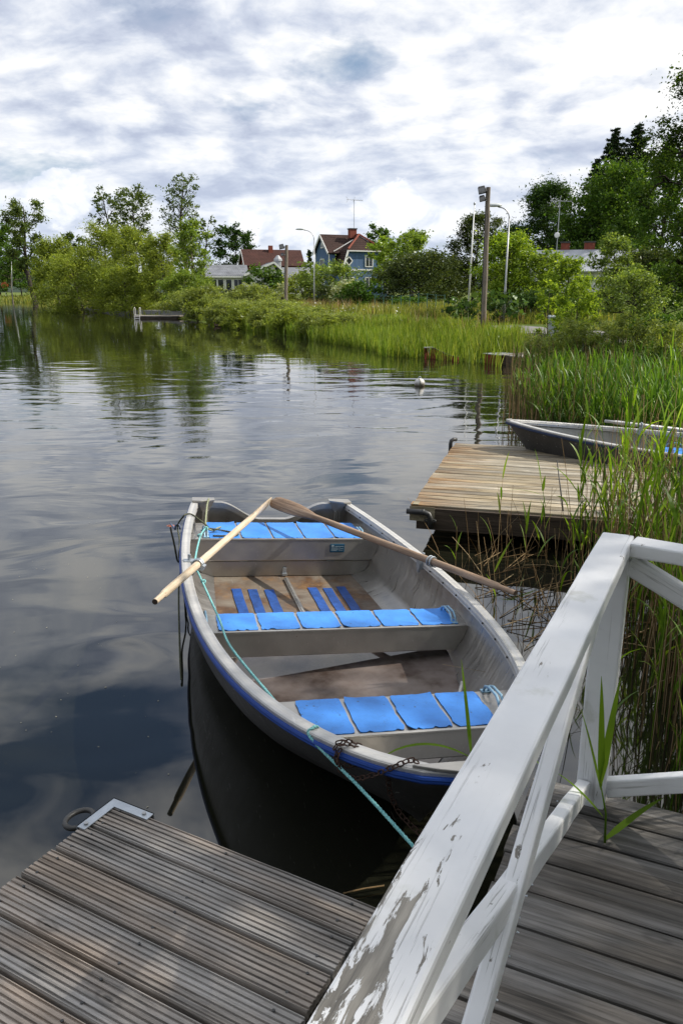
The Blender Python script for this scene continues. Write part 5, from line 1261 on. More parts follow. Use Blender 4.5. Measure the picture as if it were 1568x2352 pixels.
def spruce(label, px, pytop, Y, wpx, seed):
    rg = np.random.default_rng(seed); pr = random.Random(seed); x = xat(px, 680, Y); z0 = gz(x, Y); h = up_z(px, pytop, Y) - z0; W = wpx * Y / F
    o = empty('spruce_tree', None, (x, Y, z0)); tag(o, label, 'tree', 'spruces over the dark trees'); mb = MB(); mb.tube([(0, 0, 0), (0, 0, h * .99)], [h * .014, .02], 7); V = []; ls = max(.1, 2.6 * PXR * Y)
    nb = 150
    for k in range(nb):
        t = .22 + .77 * (k + pr.random()) / nb; L = W * (1 - t) ** .62 * 1.15 * pr.uniform(.5, 1.2) + .12; a = k * 2.39996 + pr.uniform(-.5, .5)
        d = Vector((math.cos(a), math.sin(a), 0)); b = Vector((0, 0, h * t)); sag = pr.uniform(.12, .30) * L
        pts = [b, b + d * L * .5 + Vector((0, 0, -sag)), b + d * L + Vector((0, 0, -sag * .7))]; mb.tube(pts, [.05, .03, .012], 4)
        m_ = int(40 + 60 * L); u = rg.random(m_) ** .75; C = np.array(b)[None] + np.array(d)[None] * (L * u)[:, None] + rg.normal(size=(m_, 3)) * np.array([.13, .13, .06]) * L * (1.1 - u[:, None] * .8)
        C[:, 2] += -sag * np.sin(u * 2.2) - .22 * rg.random(m_) * L * .6; V.append(leaf_quads(C, ls * 1.15, .35, rg, .1, .5))
    np_mesh('crown', np.vstack(V), 4, L_spruce, o); mb.build('trunk', B_dark, o, smooth=True); return o

# far left shore
L_dk16 = leaf_mat('deep_green_leaves', (.025, .055, .010), (.05, .095, .016), (.12, .18, .03), .4)  # dark green leaf colour for the big tree at the right edge
G1 = 'dark trees on the far left shore'
tree('dark green broadleaf at the far left edge of the lake', 4, 512, 205, 48, L_mid, B_dark, seed=11, lai=4, group=G1)
tree('low round dark green tree behind the leaning alder on the far shore', 122, 562, 215, 34, L_mid, B_dark, seed=12, lai=4, group=G1)
tree('grey green round tree rising between the alder and the willows', 182, 536, 200, 30, L_alder, B_dark, seed=13, lai=3, group=G1)
tree('broad dark tree low behind the trunk of the leaning alder', 50, 590, 210, 55, L_dark, B_dark, seed=14, lai=3.5, group=G1)
tree('tall gnarled alder with a bare dark trunk on the far left shore', 80, 455, 150, 56, L_alder, B_dark, 'flat', cb=.34, lai=1.9, nprim=17, seed=15, cs=.10, nsub=6, wob=.12, lean=-.06, trunk_r=.55)
tree('pale birch with a white trunk under the far left trees', 30, 560, 172, 34, L_mid, B_pale, seed=16, lai=2.2, trunk_r=.14)
G2 = 'pale green willows along the left shore'
tree('rounded yellow green willow just right of the gnarled alder', 135, 545, 128, 52, L_willow, B_grey, 'dome', cb=.05, seed=21, lai=3.4, asp=.3, group=G2, droop=.25, cs=.16)
tree('leaning willow with pale bare branches sweeping low over the water', 195, 582, 86, 75, L_willow, B_pale, 'dome', cb=.05, seed=22, lai=3.0, asp=.28, group=G2, droop=.3, cs=.15, nprim=22, lean=-.25)
tree('large yellow green willow left of the middle of the grove', 248, 512, 90, 62, L_willow, B_pale, 'oval', cb=.04, seed=23, lai=3.2, asp=.3, group=G2, droop=.2, cs=.15, nprim=24)
tree('bright willow crown in the middle of the left grove', 318, 520, 84, 58, L_willow, B_grey, 'oval', cb=.03, seed=24, lai=3.2, asp=.3, group=G2, droop=.2, cs=.15, nprim=24)
tree('willow standing over the bathing jetty', 375, 535, 78, 50, L_willow, B_grey, 'oval', cb=.04, seed=25, lai=3.2, asp=.3, group=G2, droop=.2, cs=.15, nprim=22)
tree('young birch like tree at the right end of the left grove', 448, 505, 74, 44, L_birch, B_pale, 'oval', cb=.05, seed=26, lai=2.7, asp=.5, nprim=24, cs=.14)
tree('low willow filling the shore between two taller willows', 290, 610, 80, 70, L_willow, B_grey, 'dome', cb=.02, seed=27, lai=3.4, asp=.3, group=G2, droop=.2, cs=.16)
tree('low willow right of the bathing jetty', 425, 620, 71, 55, L_birch, B_grey, 'dome', cb=.02, seed=28, lai=3.2, asp=.4, group=G2, cs=.16)
G3 = 'airy alders above the willows'
tree('airy alder with thin top at the left of the three alders', 262, 432, 104, 36, L_alder, B_dark, 'column', cb=.42, seed=31, lai=1.15, nprim=24, cs=.085, nsub=7, wob=.10, group=G3, trunk_r=.3)
tree('broad topped alder in the middle of the three alders', 328, 430, 100, 52, L_alder, B_dark, 'flat', cb=.42, seed=32, lai=1.5, nprim=24, cs=.095, nsub=7, wob=.1, group=G3, trunk_r=.3)
tree('tallest thin alder with crooked bare branches', 432, 397, 97, 48, L_alder, B_dark, 'column', cb=.36, seed=33, lai=1.0, nprim=30, cs=.075, nsub=7, wob=.09, group=G3, trunk_r=.34)
tree('crooked low alder leaning out at the right of the alders', 478, 498, 98, 26, L_alder, B_dark, 'flat', cb=.4, seed=34, lai=.9, nprim=18, cs=.09, nsub=6, wob=.14, group=G3)
tree('dark green lime tree standing alone behind the bungalow', 545, 516, 168, 47, L_dark, B_dark, 'round', cb=.16, seed=41, lai=3.6, nprim=20, cs=.12)
# around the blue house
tree('small spruce like dark top between the lamp and the blue house', 711, 575, 170, 10, L_spruce, B_dark, 'cone', seed=42, lai=4)
tree('dark green tree directly behind the chimney of the blue house', 868, 517, 128, 32, L_mid, B_dark, 'round', seed=43, lai=3, rough=.5)
tree('yellow green tree at the right of the blue roof', 880, 545, 104, 32, L_lime, B_grey, 'round', seed=44, lai=3.4)
tree('broad tree with loose top sprays right of the blue house', 945, 532, 92, 55, L_birch, B_grey, 'dome', cb=.1, seed=45, lai=3.4, rough=.5, nprim=20)
tree('thin leafy top showing between the broad tree and the olive tree', 940, 524, 98, 20, L_alder, B_dark, 'column', cb=.5, seed=46, lai=1.2, nprim=16)
tree('wide dark olive green apple tree beside the blue house', 962, 578, 62, 98, L_olive, B_dark, 'dome', cb=.06, seed=47, lai=4.2, nprim=30, cs=.15, asp=.5)
tree('dark loose tree behind the white flagpole', 1088, 490, 66, 60, L_olive, B_dark, 'round', cb=.15, seed=48, lai=3.0, nprim=26, asp=.45, rough=.45)
tree('dark tree filling the gap right of the apple tree', 1040, 590, 70, 60, L_olive, B_dark, 'dome', cb=.05, seed=49, lai=3.6)
# right hand background
G5 = 'dark trees on the right'
tree('tall dark willow behind the curved street lamp', 1248, 415, 84, 72, L_dark, B_dark, 'dome', cb=.1, seed=51, lai=4, nprim=30, cs=.15, asp=.4, group=G5)
tree('dark green tree low between flagpole tree and willow', 1180, 520, 88, 45, L_mid, B_dark, 'dome', cb=.05, seed=52, lai=4, group=G5)
tree('huge dark maple below the two spruces', 1400, 368, 74, 104, L_mid, B_dark, 'dome', cb=.08, seed=53, lai=4.4, nprim=40, cs=.15, group=G5, asp=.7)
tree('dark maple at the right in front of the spruces', 1505, 330, 62, 75, L_mid, B_dark, 'dome', cb=.08, seed=54, lai=4.2, nprim=30, group=G5, asp=.7)
tree('dark undergrowth tree behind the cottage garden', 1480, 570, 48, 90, L_olive, B_dark, 'dome', cb=.02, seed=55, lai=4, group=G5, nprim=26)
tree('dark low tree behind the cottage chimneys', 1320, 520, 76, 70, L_dark, B_dark, 'dome', cb=.02, seed=56, lai=4, group=G5)
spruce('left spruce of the pair above the dark maple', 1380, 290, 92, 92, 61)
spruce('right spruce of the pair above the dark maple', 1430, 281, 94, 92, 62)
spruce('lower spruce at the left edge of the dark maple', 1345, 362, 92, 44, 63)
# cottage garden
G6 = 'sunlit garden trees before the cottage'
tree('tall bright lime green tree behind the floodlight pole', 1165, 532, 44, 66, L_lime, B_dark, 'dome', cb=.08, seed=71, lai=3.8, nprim=30, cs=.14, group=G6)
tree('bright lime green tree left of the cottage roof', 1235, 575, 43, 62, L_lime, B_dark, 'dome', cb=.06, seed=72, lai=3.8, nprim=28, group=G6)
tree('bright bushy tree in front of the cottage wall', 1300, 592, 40, 52, L_lime, B_dark, 'dome', cb=.05, seed=73, lai=3.6, nprim=24, group=G6)
tree('upright bright tree at the right end of the cottage', 1400, 536, 42, 48, L_apple, B_dark, 'oval', cb=.08, seed=74, lai=3.4, nprim=26, group=G6)
tree('spreading apple tree with grey green leaves and forked trunk', 1455, 618, 27, 78, L_apple, B_dark, 'dome', cb=.22, seed=75, lai=3.0, nprim=26, cs=.13, trunk_r=.11)
tree('young bright sapling with sparse branches by the road', 1262, 645, 22, 40, L_lime, B_grey, 'column', cb=.06, seed=76, lai=1.5, nprim=18, cs=.10, trunk_r=.03)
tree('young bright tree right of the sparse sapling', 1330, 638, 21, 52, L_lime, B_grey, 'oval', cb=.04, seed=77, lai=2.5, nprim=26, cs=.12, trunk_r=.04)
tree('shaded green tree between the apple tree and the big right tree', 1530, 600, 30, 60, L_mid, B_dark, 'dome', cb=.04, seed=78, lai=3.8, nprim=24)
tree('big dark tree leaning into the right edge with lit lower branches', 1690, 40, 17.5, 165, L_dk16, B_dark, 'round', cb=.16, seed=81, lai=3.2, nprim=44, cs=.10, nsub=8, asp=.6, trunk_r=.22, rough=.4)
# bushes on the bank
G7 = 'grey green willow scrub along the bank'
for k, (lb, px, pt, Y, wp, mm, asp) in enumerate([
    ('pale willow scrub at the waterline below the bungalow', 470, 668, 62, 42, L_scrub, .3), ('tall willow scrub in front of the bungalow veranda', 575, 664, 66, 40, L_scrub, .3),
    ('dark green garden bush left of the dark floodlight pole', 618, 622, 84, 32, L_mid, .55), ('low willow scrub by the duck', 530, 700, 52, 44, L_scrub, .3),
    ('willow scrub at the foot of the dark floodlight pole', 625, 700, 50, 55, L_scrub, .3), ('willow scrub with bare twigs dipping in the water', 690, 715, 43, 48, L_scrub, .3),
    ('last low willow scrub before the bright sedge', 775, 730, 38.5, 40, L_scrub, .3), ('low scrub at the left end of the bank under the birch', 430, 680, 66, 40, L_scrub, .3)]):
    bush(lb, px, pt - 12, Y, wp * 1.35, mm, 100 + k, lai=3.8, asp=asp, group=G7 if mm is L_scrub else None)
for k, (px, Y, wp, hp, lb) in enumerate([(452, 60.5, 30, 40, 'low scrub at the waterline nearest the birch'), (498, 54, 28, 34, 'low scrub just left of the duck'), (548, 48.5, 32, 40, 'low scrub above the driftwood'),
        (600, 45, 34, 44, 'yellowish scrub left of the twiggy scrub'), (655, 41.6, 36, 46, 'yellowish scrub in front of the dark pole reflection'), (715, 39.3, 34, 42, 'yellowish scrub with grey twigs at its right side'), (756, 37.6, 26, 34, 'small yellowish scrub beside the sedge')]):
    bush(lb, px, 670 + (1.95 / Y * F) - hp, Y, wp, L_scrub if k % 2 else L_willow, 160 + k, lai=3.8, asp=.3, group='low scrub at the waterline')
bush('large yellow green bush in front of the blue gable', 765, 597, 76, 62, L_apple, 121, shape='round', lai=3.2)
bush('olive green bush left of the blue house behind the lamp', 700, 622, 80, 45, L_willow, 122)
bush('white flowering bush below the blue house', 800, 642, 62, 36, L_white, 123)
bush('deep green rounded bush right of the white flowering bush', 825, 645, 60, 48, L_hedge, 124, lai=4)
bush('dark red brown bush behind the white flowering bush', 745, 655, 66, 36, L_olive, 125)
bush('pale dry bush at the foot of the dark pole', 647, 650, 74, 12, L_white, 126)
bush('clipped green hedge bush behind the wire fence', 935, 680, 57, 40, L_hedge, 127, lai=4)
bush('broad leaved knotweed thicket behind the floodlight pole', 1062, 684, 37, 44, L_knot, 131, asp=.8, ls=.24, lai=2.6)
bush('broad leaved knotweed thicket under the curved street lamp', 1150, 668, 36, 45, L_knot, 132, asp=.8, ls=.24, lai=2.6)
bush('clipped dark hedge at the right behind the road', 1510, 722, 23, 75, L_hedge, 133, lai=4.2, shape='column')
bush('dark garden bush in the shade of the lime trees', 1230, 665, 38, 60, L_dark, 134, lai=4)
bush('dark garden bush in the shade under the bright garden tree', 1330, 680, 36, 60, L_dark, 135, lai=4)
bush('small leafy plant on the mown shore beside the landing stage', 1155, 768, 27, 20, L_lime, 136, asp=.7, lai=2.2, ls=.12, cat='plant', name='plant')
G8 = 'willow scrub above the near reeds'
for k, (lb, px, pt, Y, wp) in enumerate([('grey green willow scrub at the left end of the near reed bed', 1250, 772, 18.6, 50), ('tall grey green willow scrub behind the near reeds', 1350, 730, 16.8, 72), ('rounded grey green scrub in the middle of the reed edge', 1300, 765, 17.2, 56), ('willow scrub below the apple tree', 1450, 720, 16.5, 60), ('willow scrub at the right edge behind the reeds', 1550, 738, 14.5, 60)]):
    bush(lb, px, pt, Y, wp, L_scrub, 140 + k, asp=.2, ls=.095, lai=2.6, nprim=24, cs=.13, shape='dome', group=G8)
# the tree beside the dock whose shade falls on the boards (outside the frame)
tree('tree beside the dock shading the near boards', 0, 0, 0, 0, L_mid, B_dark, 'round', cb=.40, xyz=(10.2, 3.3, .8), Wm=2.7, hm=9.8, seed=91, lai=1.15, ls=.13, nprim=24, cs=.13, asp=.6)
for k, (x_, y_, W_, h_, lb) in enumerate([(4.5, -8.5, 4.2, 11, 'unseen large tree added on the bank straight behind the dock'), (-4, -9.5, 4.5, 12, 'unseen large tree added on the bank behind the left jetty'), (12, -6, 4.5, 12, 'unseen large tree added at the corner of the bank behind the dock'),  # unseen trees, added to block fill light from behind the camera
        (-13, -12, 5, 13, 'unseen large tree added far along the bank behind the jetty'), (15, 3.5, 4, 10, 'unseen large tree added inland beside the road near the dock'), (0, -16, 5.5, 15, 'unseen tall tree added at the back of the bank behind the dock')]):
    tree(lb, 0, 0, 0, 0, L_mid, B_dark, 'round', cb=.08, xyz=(x_, y_, .6), Wm=W_, hm=h_, seed=300 + k, lai=2.6, ls=.34, nprim=22, cs=.17, group='unseen trees added behind the dock to cut fill light')
# far wood on the ridge
rg = np.random.default_rng(5); N = 26000; a = np.radians(rg.uniform(-58, 68, N)); r_ = rg.uniform(585, 690, N); hh = 16 + 5 * np.sin((np.degrees(a) + 60) / 130 * 139 * .31) + 3 * np.sin((np.degrees(a) + 60) / 130 * 139 * .83 + 1)
C = np.stack([np.sin(a) * r_, np.cos(a) * r_, hh * .75 + rg.uniform(-4, 7, N) * (.6 + .4 * np.sin(a * 420))], 1)
tag(np_mesh('far_woods', leaf_quads(C, 3.2, .8, rg, .2), 4, leaf_mat('far_woods', (.035, .055, .042), (.055, .08, .06), (.075, .10, .08), .2)), kind='stuff')

# ------------------------------------------------------------------ grass and reeds
RCn = np.array([(p.x, p.y) for p in RC])
def road_d(x, y):
    P = np.stack([x, y], 1); b = np.full(len(P), 1e9)
    for q, r2 in zip(RCn[:-1], RCn[1:]):
        ab = r2 - q; t = np.clip(((P - q) @ ab) / (ab @ ab + 1e-9), 0, 1); b = np.minimum(b, np.linalg.norm(P - q - t[:, None] * ab, axis=1))
    return b
def blades(name, X, Yv, Z, H, Wd, m, rg, lean=.35, curl=.5, kind='stuff'):
    N = len(X); az = rg.uniform(0, 2 * np.pi, N); d = np.stack([np.cos(az), np.sin(az), np.zeros(N)], 1); fa = rg.uniform(0, 2 * np.pi, N); s = np.stack([np.cos(fa), np.sin(fa), np.zeros(N)], 1)
    K = 3; L = np.zeros((N, K + 1, 2, 3)); ln = rg.uniform(.05, lean, N)
    for k in range(K + 1):
        u = k / K; p = np.stack([X, Yv, Z], 1) + d * (H * ln * (u ** (1 + curl)))[:, None]; p[:, 2] += H * u * (1 - .25 * ln * u); w = Wd * [1, .9, .6, .06][k] * .5
        L[:, k, 0] = p - s * w[:, None]; L[:, k, 1] = p + s * w[:, None]
    o = np_strips(name, L, m); tag(o, kind=kind); return o
rg = np.random.default_rng(8)
def scatter(N, box, fn):
    X = rg.uniform(box[0], box[1], N); Yv = rg.uniform(box[2], box[3], N); D = signed_d(X, Yv); k = fn(X, Yv, D); return X[k], Yv[k], D[k]
# sedge belt at the waterline
X, Yv, D = scatter(90000, (-9, 6.2, 23, 56), lambda x, y, d: (d > -1.0 + .35 * np.sin(x * 2.3 + y) + .8 * (x < -1.5)) & (d < 3.4) & (rg.random(len(x)) < np.clip(34 / y, .3, 1) ** 1.5) & ~((x > 4.1) & (y < 26.6) & (d < .5) & (rg.random(len(x)) < np.where(x < 4.75, .72, 1))) & ~((x > 2.5) & (x < 3.9) & (d < .9) & (y < 28) & (rg.random(len(x)) < .6)))
Z = np.maximum(ground_z(X, Yv), -.1); tag(blades('shore_sedge', X, Yv, Z, rg.uniform(.45, .95, len(X)) * np.where(D < .4, .95, .8), np.maximum(.016, .0011 * Yv) * rg.uniform(.7, 1.3, len(X)), L_sedge, rg, .3), kind='stuff')
# meadow
X, Yv, D = scatter(150000, (-22, 12, 24, 84), lambda x, y, d: (d > 1.6 - 1.5 * ((x > 4.3) & (y < 27))) & (d < 17) & (road_d(x, y) > 1.75) & (rg.random(len(x)) < np.clip(30 / y, .2, 1) ** 1.3))
Z = ground_z(X, Yv); mown = (X > 4.6 + (Yv - 24) * .12) & (Yv < 34); H = np.where(mown, rg.uniform(.05, .16, len(X)), rg.uniform(.25, .70, len(X)))
blades('grass', X, Yv, Z, H, np.maximum(.014, .0011 * Yv) * rg.uniform(.7, 1.3, len(X)), L_grass, rg, .45)
X, Yv, D = scatter(30000, (-6, 8, 27, 62), lambda x, y, d: (d > 2.6) & (d < 9) & (road_d(x, y) > 1.7) & (np.sin(x * 1.3 + 1) * np.sin(y * .7) > .1) & (rg.random(len(x)) < .32))
Z = ground_z(X, Yv); blades('tall_dry_grass', X, Yv, Z, rg.uniform(.5, 1.05, len(X)), np.maximum(.010, .0008 * Yv) * rg.uniform(.7, 1.3, len(X)), L_straw, rg, .3)
X, Yv, D = scatter(800, (-4, 3, 30, 56), lambda x, y, d: (d > 2) & (d < 7) & (np.sin(x * 1.1 + 4) * np.sin(y * .5 + 1) > .25)); Z = ground_z(X, Yv) + rg.uniform(.45, .8, len(X))
tag(np_mesh('meadow_flowers', leaf_quads(np.stack([X, Yv, Z], 1), .075, .8, rg, 3.), 4, flat_mat('white_flower', (.50, .52, .44), .8)), kind='stuff')
X, Yv, D = scatter(90000, (-120, -16, 60, 205), lambda x, y, d: (d > -.5) & (d < 14) & (rg.random(len(x)) < .35)); Z = np.maximum(ground_z(X, Yv), 0)
blades('bank_grass', X, Yv, Z, rg.uniform(.3, .8, len(X)), .0013 * Yv * rg.uniform(.7, 1.3, len(X)), L_grass, rg, .4)
X, Yv, D = scatter(40000, (5.2, 16, 8, 24), lambda x, y, d: (d > .2) & (d < 9) & (road_d(x, y) > 1.75) & (rg.random(len(x)) < .5)); Z = ground_z(X, Yv)
blades('bank_grass', X, Yv, Z, rg.uniform(.2, .6, len(X)), .018 * rg.uniform(.7, 1.3, len(X)), L_grass, rg, .5)

def reeds(prefix, X, Yv, Z0, H, leafn, lL, lW, r, m_stem, m_leaf, rg, lean=.12, u0=.30, names=('reed_stems', 'reed_leaves'), thin=.6):
    N = len(X); az = rg.uniform(0, 2 * np.pi, N); d = np.stack([np.cos(az), np.sin(az), np.zeros(N)], 1); ln = np.abs(rg.normal(0, lean, N)); B = np.stack([X, Yv, Z0], 1)
    def pos(u):
        u = np.asarray(u); p = B[:, None] + d[:, None] * (H * ln)[:, None, None] * (u ** 1.7)[..., None]; p[..., 2] += H[:, None] * u * (1 - .3 * ln[:, None] * u); return p
    K = 5; us = np.tile(np.linspace(0, 1, K + 1), (N, 1)); Pc = pos(us); strips = []
    for q in range(3):
        a0, a1 = 2 * np.pi * q / 3, 2 * np.pi * (q + 1) / 3; L = np.zeros((N, K + 1, 2, 3))
        for e, a in ((0, a0), (1, a1)):
            rr = r * (1 - thin * us); L[:, :, e] = Pc + np.stack([np.cos(a) * rr, np.sin(a) * rr, 0 * rr], -1)
        strips.append(L)
    out = [tag(np_strips(names[0], np.concatenate(strips), m_stem), kind='stuff')]
    if leafn:
        Ls = []
        for j in range(leafn):
            u = np.clip(u0 + (1 - u0) * (j + rg.uniform(.1, .9, N)) / leafn, 0, 1); p = pos(u[:, None])[:, 0]; la = az + j * np.pi + rg.normal(0, .7, N)
            E = np.radians(rg.uniform(56, 83, N) if j < leafn - 1 else rg.uniform(72, 88, N)); bend = rg.uniform(.1, .9, N) * np.where(rg.random(N) < .2, 1.7, 1); l = lL * rg.uniform(.6, 1.25, N) * (1 - .25 * np.abs(u - .6)); w = lW * rg.uniform(.7, 1.25, N)
            hd = np.stack([np.cos(la), np.sin(la), np.zeros(N)], 1); sd_ = np.stack([-np.sin(la), np.cos(la), rg.normal(0, .35, N)], 1); K2 = 5; L = np.zeros((N, K2 + 1, 2, 3)); q = p.copy()
            for k in range(K2 + 1):
                wk = w * [.35, .85, 1., .8, .45, .03][k] * .5; L[:, k, 0] = q - sd_ * wk[:, None]; L[:, k, 1] = q + sd_ * wk[:, None]
                ang = E - bend * ((k + .5) / K2) ** 1.6; q = q + (hd * np.cos(ang)[:, None] + np.array([0, 0, 1.])[None] * np.sin(ang)[:, None]) * (l / K2)[:, None]
            Ls.append(L)
        out.append(tag(np_strips(names[1], np.concatenate(Ls), m_leaf), kind='stuff'))
    return out
def inpoly(x, y, poly):
    c = np.zeros(len(x), bool); n = len(poly)
    for i in range(n):
        (x1, y1), (x2, y2) = poly[i], poly[(i + 1) % n]; c ^= ((y1 > y) != (y2 > y)) & (x < (x2 - x1) * (y - y1) / (y2 - y1 + 1e-12) + x1)
    return c
def local_xy(M, x, y):
    I = np.array(M.inverted()); return I[0, 0] * x + I[0, 1] * y + I[0, 3], I[1, 0] * x + I[1, 1] * y + I[1, 3]
def clear(x, y, m=.06):
    a, b = local_xy(M3, x, y); k = ~((a > -m) & (a < 4.7) & (b > -.08 - m) & (b < nb3 * .12 + m))
    a, b = local_xy(M2, x, y); k &= ~((np.abs(a) < .85 + m) & (b > -.1) & (b < BL + .05))
    a, b = local_xy(BOAT_M, x, y); hbv = np.array([hb(min(1, max(0, t))) for t in b / BL]); k &= ~((np.abs(a) < hbv + m) & (b > -.1) & (b < BL + .05))
    a, b = local_xy(MD, x, y); k &= ~((b < .13) & (a > -.3)); return k
NEAR = [(1.30, 2.65), (1.42, 3.2), (1.62, 4.0), (1.72, 5.0), (1.9, 6.3), (3.0, 6.2), (6.2, 5.2), (6.2, 1.6), (2.0, 2.0)]
def pts_in(N, poly, fall=None):
    P = np.array(poly); x = rg.uniform(P[:, 0].min(), P[:, 0].max(), N); y = rg.uniform(P[:, 1].min(), P[:, 1].max(), N); k = inpoly(x, y, poly) & clear(x, y)
    if fall is not None: k &= fall(x, y)
    return x[k], y[k]
x, y = pts_in(2500, NEAR, lambda x, y: rg.random(len(x)) < np.clip(.35 + (x - 1.5) * .6, .3, 1))
reeds('near', x, y, np.full(len(x), -.3), rg.uniform(1.1, 1.75, len(x)), 6, .32, .020, .0042, L_reed, L_reed, rg, .09, .34)
x, y = pts_in(3300, NEAR, lambda x, y: rg.random(len(x)) < np.clip(.55 + (x - 1.5) * .4, .5, 1))
reeds('dry', x, y, np.full(len(x), -.3), rg.uniform(.8, 1.8, len(x)), 0, 0, 0, .0046, L_straw, L_straw, rg, .14, names=('dry_reed_stems', ''))
FARB = [(2.3, 12.0), (2.9, 14.2), (3.6, 17.6), (4.3, 20.2), (5.3, 22.3), (6.4, 22.5), (7.0, 19), (8.5, 14), (8.5, 9.6), (6.4, 8.6), (4.7, 9.9), (3.4, 10.9)]
x, y = pts_in(9000, FARB, lambda x, y: (x > .19 * y + .75 + .28 * np.sin(y * 1.3) + .12 * np.sin(y * 4.1) + .9 * rg.random(len(x)) ** 1.6))
dd_ = signed_d(x, y); reeds('far', x, y, np.where(dd_ < 0, -.2, ground_z(x, y)), rg.uniform(.75, 1.25, len(x)) * np.where(dd_ > .3, .62, 1) * np.where(y > 15, .86, 1), 5, .36, .026, .005, L_reedfar, L_reedfar, rg, .10, .32)
x, y = pts_in(5200, FARB, lambda x, y: (x > .19 * y + .35 + .28 * np.sin(y * 1.3) + .12 * np.sin(y * 4.1) + .9 * rg.random(len(x)) ** 1.4) & (x < .19 * y + 1.6 + .9 * rg.random(len(x))))
reeds('fardry', x, y, np.full(len(x), -.2), rg.uniform(.5, 1.35, len(x)), 0, 0, 0, .0045, L_straw, L_straw, rg, .10, names=('dry_reed_stems', ''))
x, y = pts_in(1500, FARB)
reeds('fardry', x, y, np.full(len(x), 0.), rg.uniform(.8, 1.35, len(x)), 0, 0, 0, .0045, L_straw, L_straw, rg, .10, names=('dry_reed_stems', ''))
# sparse broken stalks in the open water between boat and tan jetty
SPARSE = [(.85, 5.0), (.75, 6.2), (1.0, 6.5), (1.9, 6.3), (1.75, 4.5), (1.5, 3.2), (1.25, 2.9), (1.15, 3.6)]
x, y = pts_in(140, SPARSE); reeds('sparse', x, y, np.full(len(x), -.25), rg.uniform(.3, 1.0, len(x)), 0, 0, 0, .0036, L_straw, L_straw, rg, .35, names=('broken_reed_stalks', ''))
x, y = pts_in(26, SPARSE); reeds('sparse', x, y, np.full(len(x), -.25), rg.uniform(.5, 1.1, len(x)), 3, .25, .018, .0036, L_straw, L_reed, rg, .16, .5)
mb = MB(); pr = random.Random(17)
for k in range(46):                                  # stalks lying on the water
    x_, y_ = pr.uniform(.95, 1.6), pr.uniform(4.2, 6.3); a = pr.gauss(.55, .5); l = pr.uniform(.25, .8)
    mb.tube([(x_, y_, .004), (x_ + l * .5 * math.cos(a), y_ + l * .5 * math.sin(a), .012 + pr.uniform(0, .03)), (x_ + l * math.cos(a), y_ + l * math.sin(a), .005 + pr.uniform(0, .05))], .0034, 5)
tag(mb.build('floating_reed_stalks', L_straw), kind='stuff')

rg2 = np.random.default_rng(31); n_ = 170; C = np.stack([rg2.uniform(-2.6, .0, n_), rg2.uniform(2.3, 7.5, n_), np.full(n_, .003)], 1); a_, b_ = local_xy(BOAT_M, C[:, 0], C[:, 1])
k_ = ~((np.abs(a_) < .9) & (b_ > -.1) & (b_ < BL)); C = C[k_]
q_ = leaf_quads(C, .009, .6, rg2, 30.); q_[:, 2] = .003 + (q_[:, 2] - .003) * .05
tag(np_mesh('floating_specks', q_, 4, flat_mat('pale_specks', (.32, .30, .22), .8)), kind='stuff')
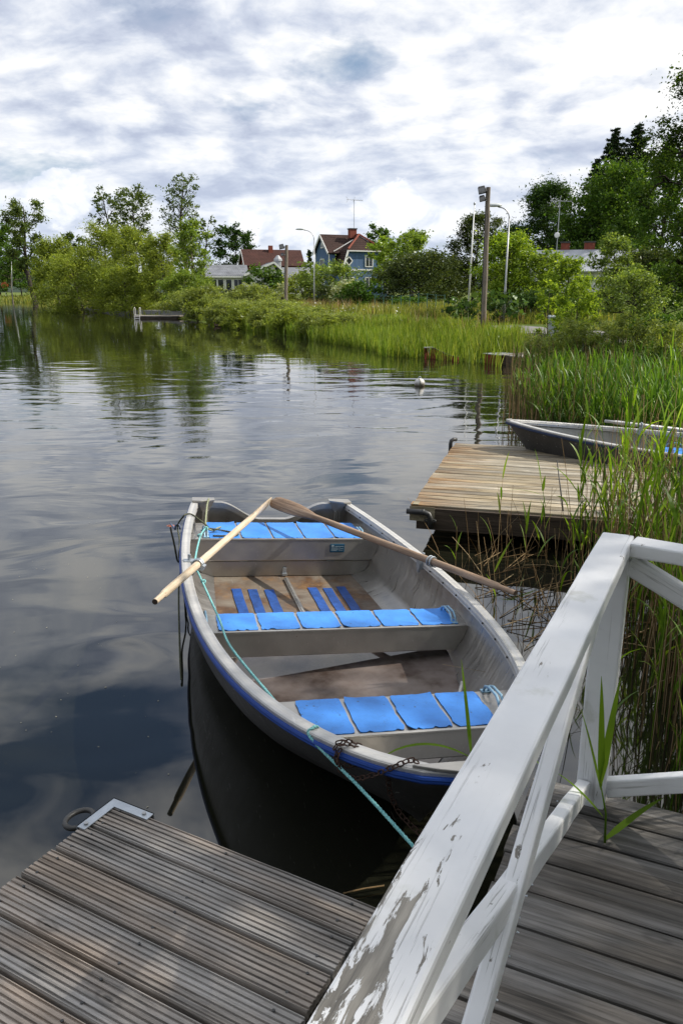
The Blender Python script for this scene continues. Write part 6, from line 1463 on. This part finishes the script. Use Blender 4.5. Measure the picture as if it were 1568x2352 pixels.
# single reed plants that stand apart
def reed_plant(label, base, top, leaves, r=.0045, m=L_reed, name='reed_plant'):
    base, top = Vector(base), Vector(top); o = empty(name, None, tuple(base)); tag(o, label, 'reed'); mb = MB(); d = top - base
    mb.tube([Vector((0, 0, 0)), d * .5 + Vector((.01, 0, 0)), d], [r, r * .8, r * .5], 6); mb.build('stem', m, o, smooth=True)
    for (u, az_, E, l, w, bend) in leaves:
        mb = MB(); q = d * u; hd = Vector((math.cos(R(az_)), math.sin(R(az_)), 0)); sd_ = Vector((-hd.y, hd.x, .15)); rows = []; K = 10
        for k in range(K + 1):
            t = k / K; wk = w * .5 * min(1, .35 + t * 3) * (1 - t ** 2.6) + .0006; cen = sd_ * 0
            rows.append([tuple(q - sd_ * wk), tuple(q + Vector((0, 0, -wk * .35))), tuple(q + sd_ * wk)]); ang = R(E) - bend * ((t + .05)) ** 1.6; q = q + (hd * math.cos(ang) + Vector((0, 0, 1)) * math.sin(ang)) * (l / K)
        mb.sheet(rows); mb.build('leaf', m, o, smooth=True)
    return o
bP = Vector(onz(1388, 1935, .455)); tP = Vector(ony(1378, 1800, bP.y - .02))
reed_plant('green reed growing through the boardwalk in front of the corner post', bP, tP, [(.95, 112, 84, .36, .027, .05), (1., 52, 77, .34, .024, .10), (.9, 135, 72, .26, .014, .1), (.45, 160, 48, .20, .018, .4), (.05, 25, 25, .26, .022, .3)], .004)
bQ = Vector(onz(1215, 1900, .35)); reed_plant('reed leaf standing in the gap between railing and boat', (bQ.x + .1, bQ.y + .12, .1), (bQ.x + .10, bQ.y + .12, .62), [(.9, 100, 84, .30, .022, .1), (.7, 60, 75, .22, .02, .3), (.6, 170, 70, .2, .018, .5)], .0045)
q0 = Vector(onz(1082, 1722, .52)); reed_plant('reed with one upright and one drooping leaf over the bow bench', (q0.x + .03, q0.y - .02, -.1), (q0.x, q0.y, .50), [(1., 120, 78, .36, .018, .05), (.98, 195, 35, .40, .026, 1.3), (.97, 140, 82, .25, .012, .1)], .004)
q1 = Vector(onz(1262, 1180, .25)); reed_plant('reed with wide leaves in front of the tan jetty', (q1.x + .03, q1.y - .1, -.2), (q1.x - .12, q1.y - .1, .56), [(1., 150, 78, .30, .030, .15), (.9, 60, 75, .14, .026, .2), (.85, 185, 20, .34, .018, .5), (.6, 120, 62, .16, .016, .2)], .0042)
cA = Vector(onz(1292, 1180, .3)); reed_plant('dark cattail stalk leaning in front of the tan jetty', (cA.x + .05, cA.y - .12, -.2), (cA.x - .10, cA.y - .05, .78), [], .009, M_pipe, 'cattail')
mb = MB(); pa, pb = Vector(onz(788, 2052, .015)), Vector(onz(882, 2034, .015)); mb.tube([pa, pa.lerp(pb, .5) + Vector((0, 0, .004)), pb], .0028, 6); tag(mb.build('reed_stalk', L_straw), 'single straw coloured reed stalk floating on the dark water by the jetty', 'reed stalk')
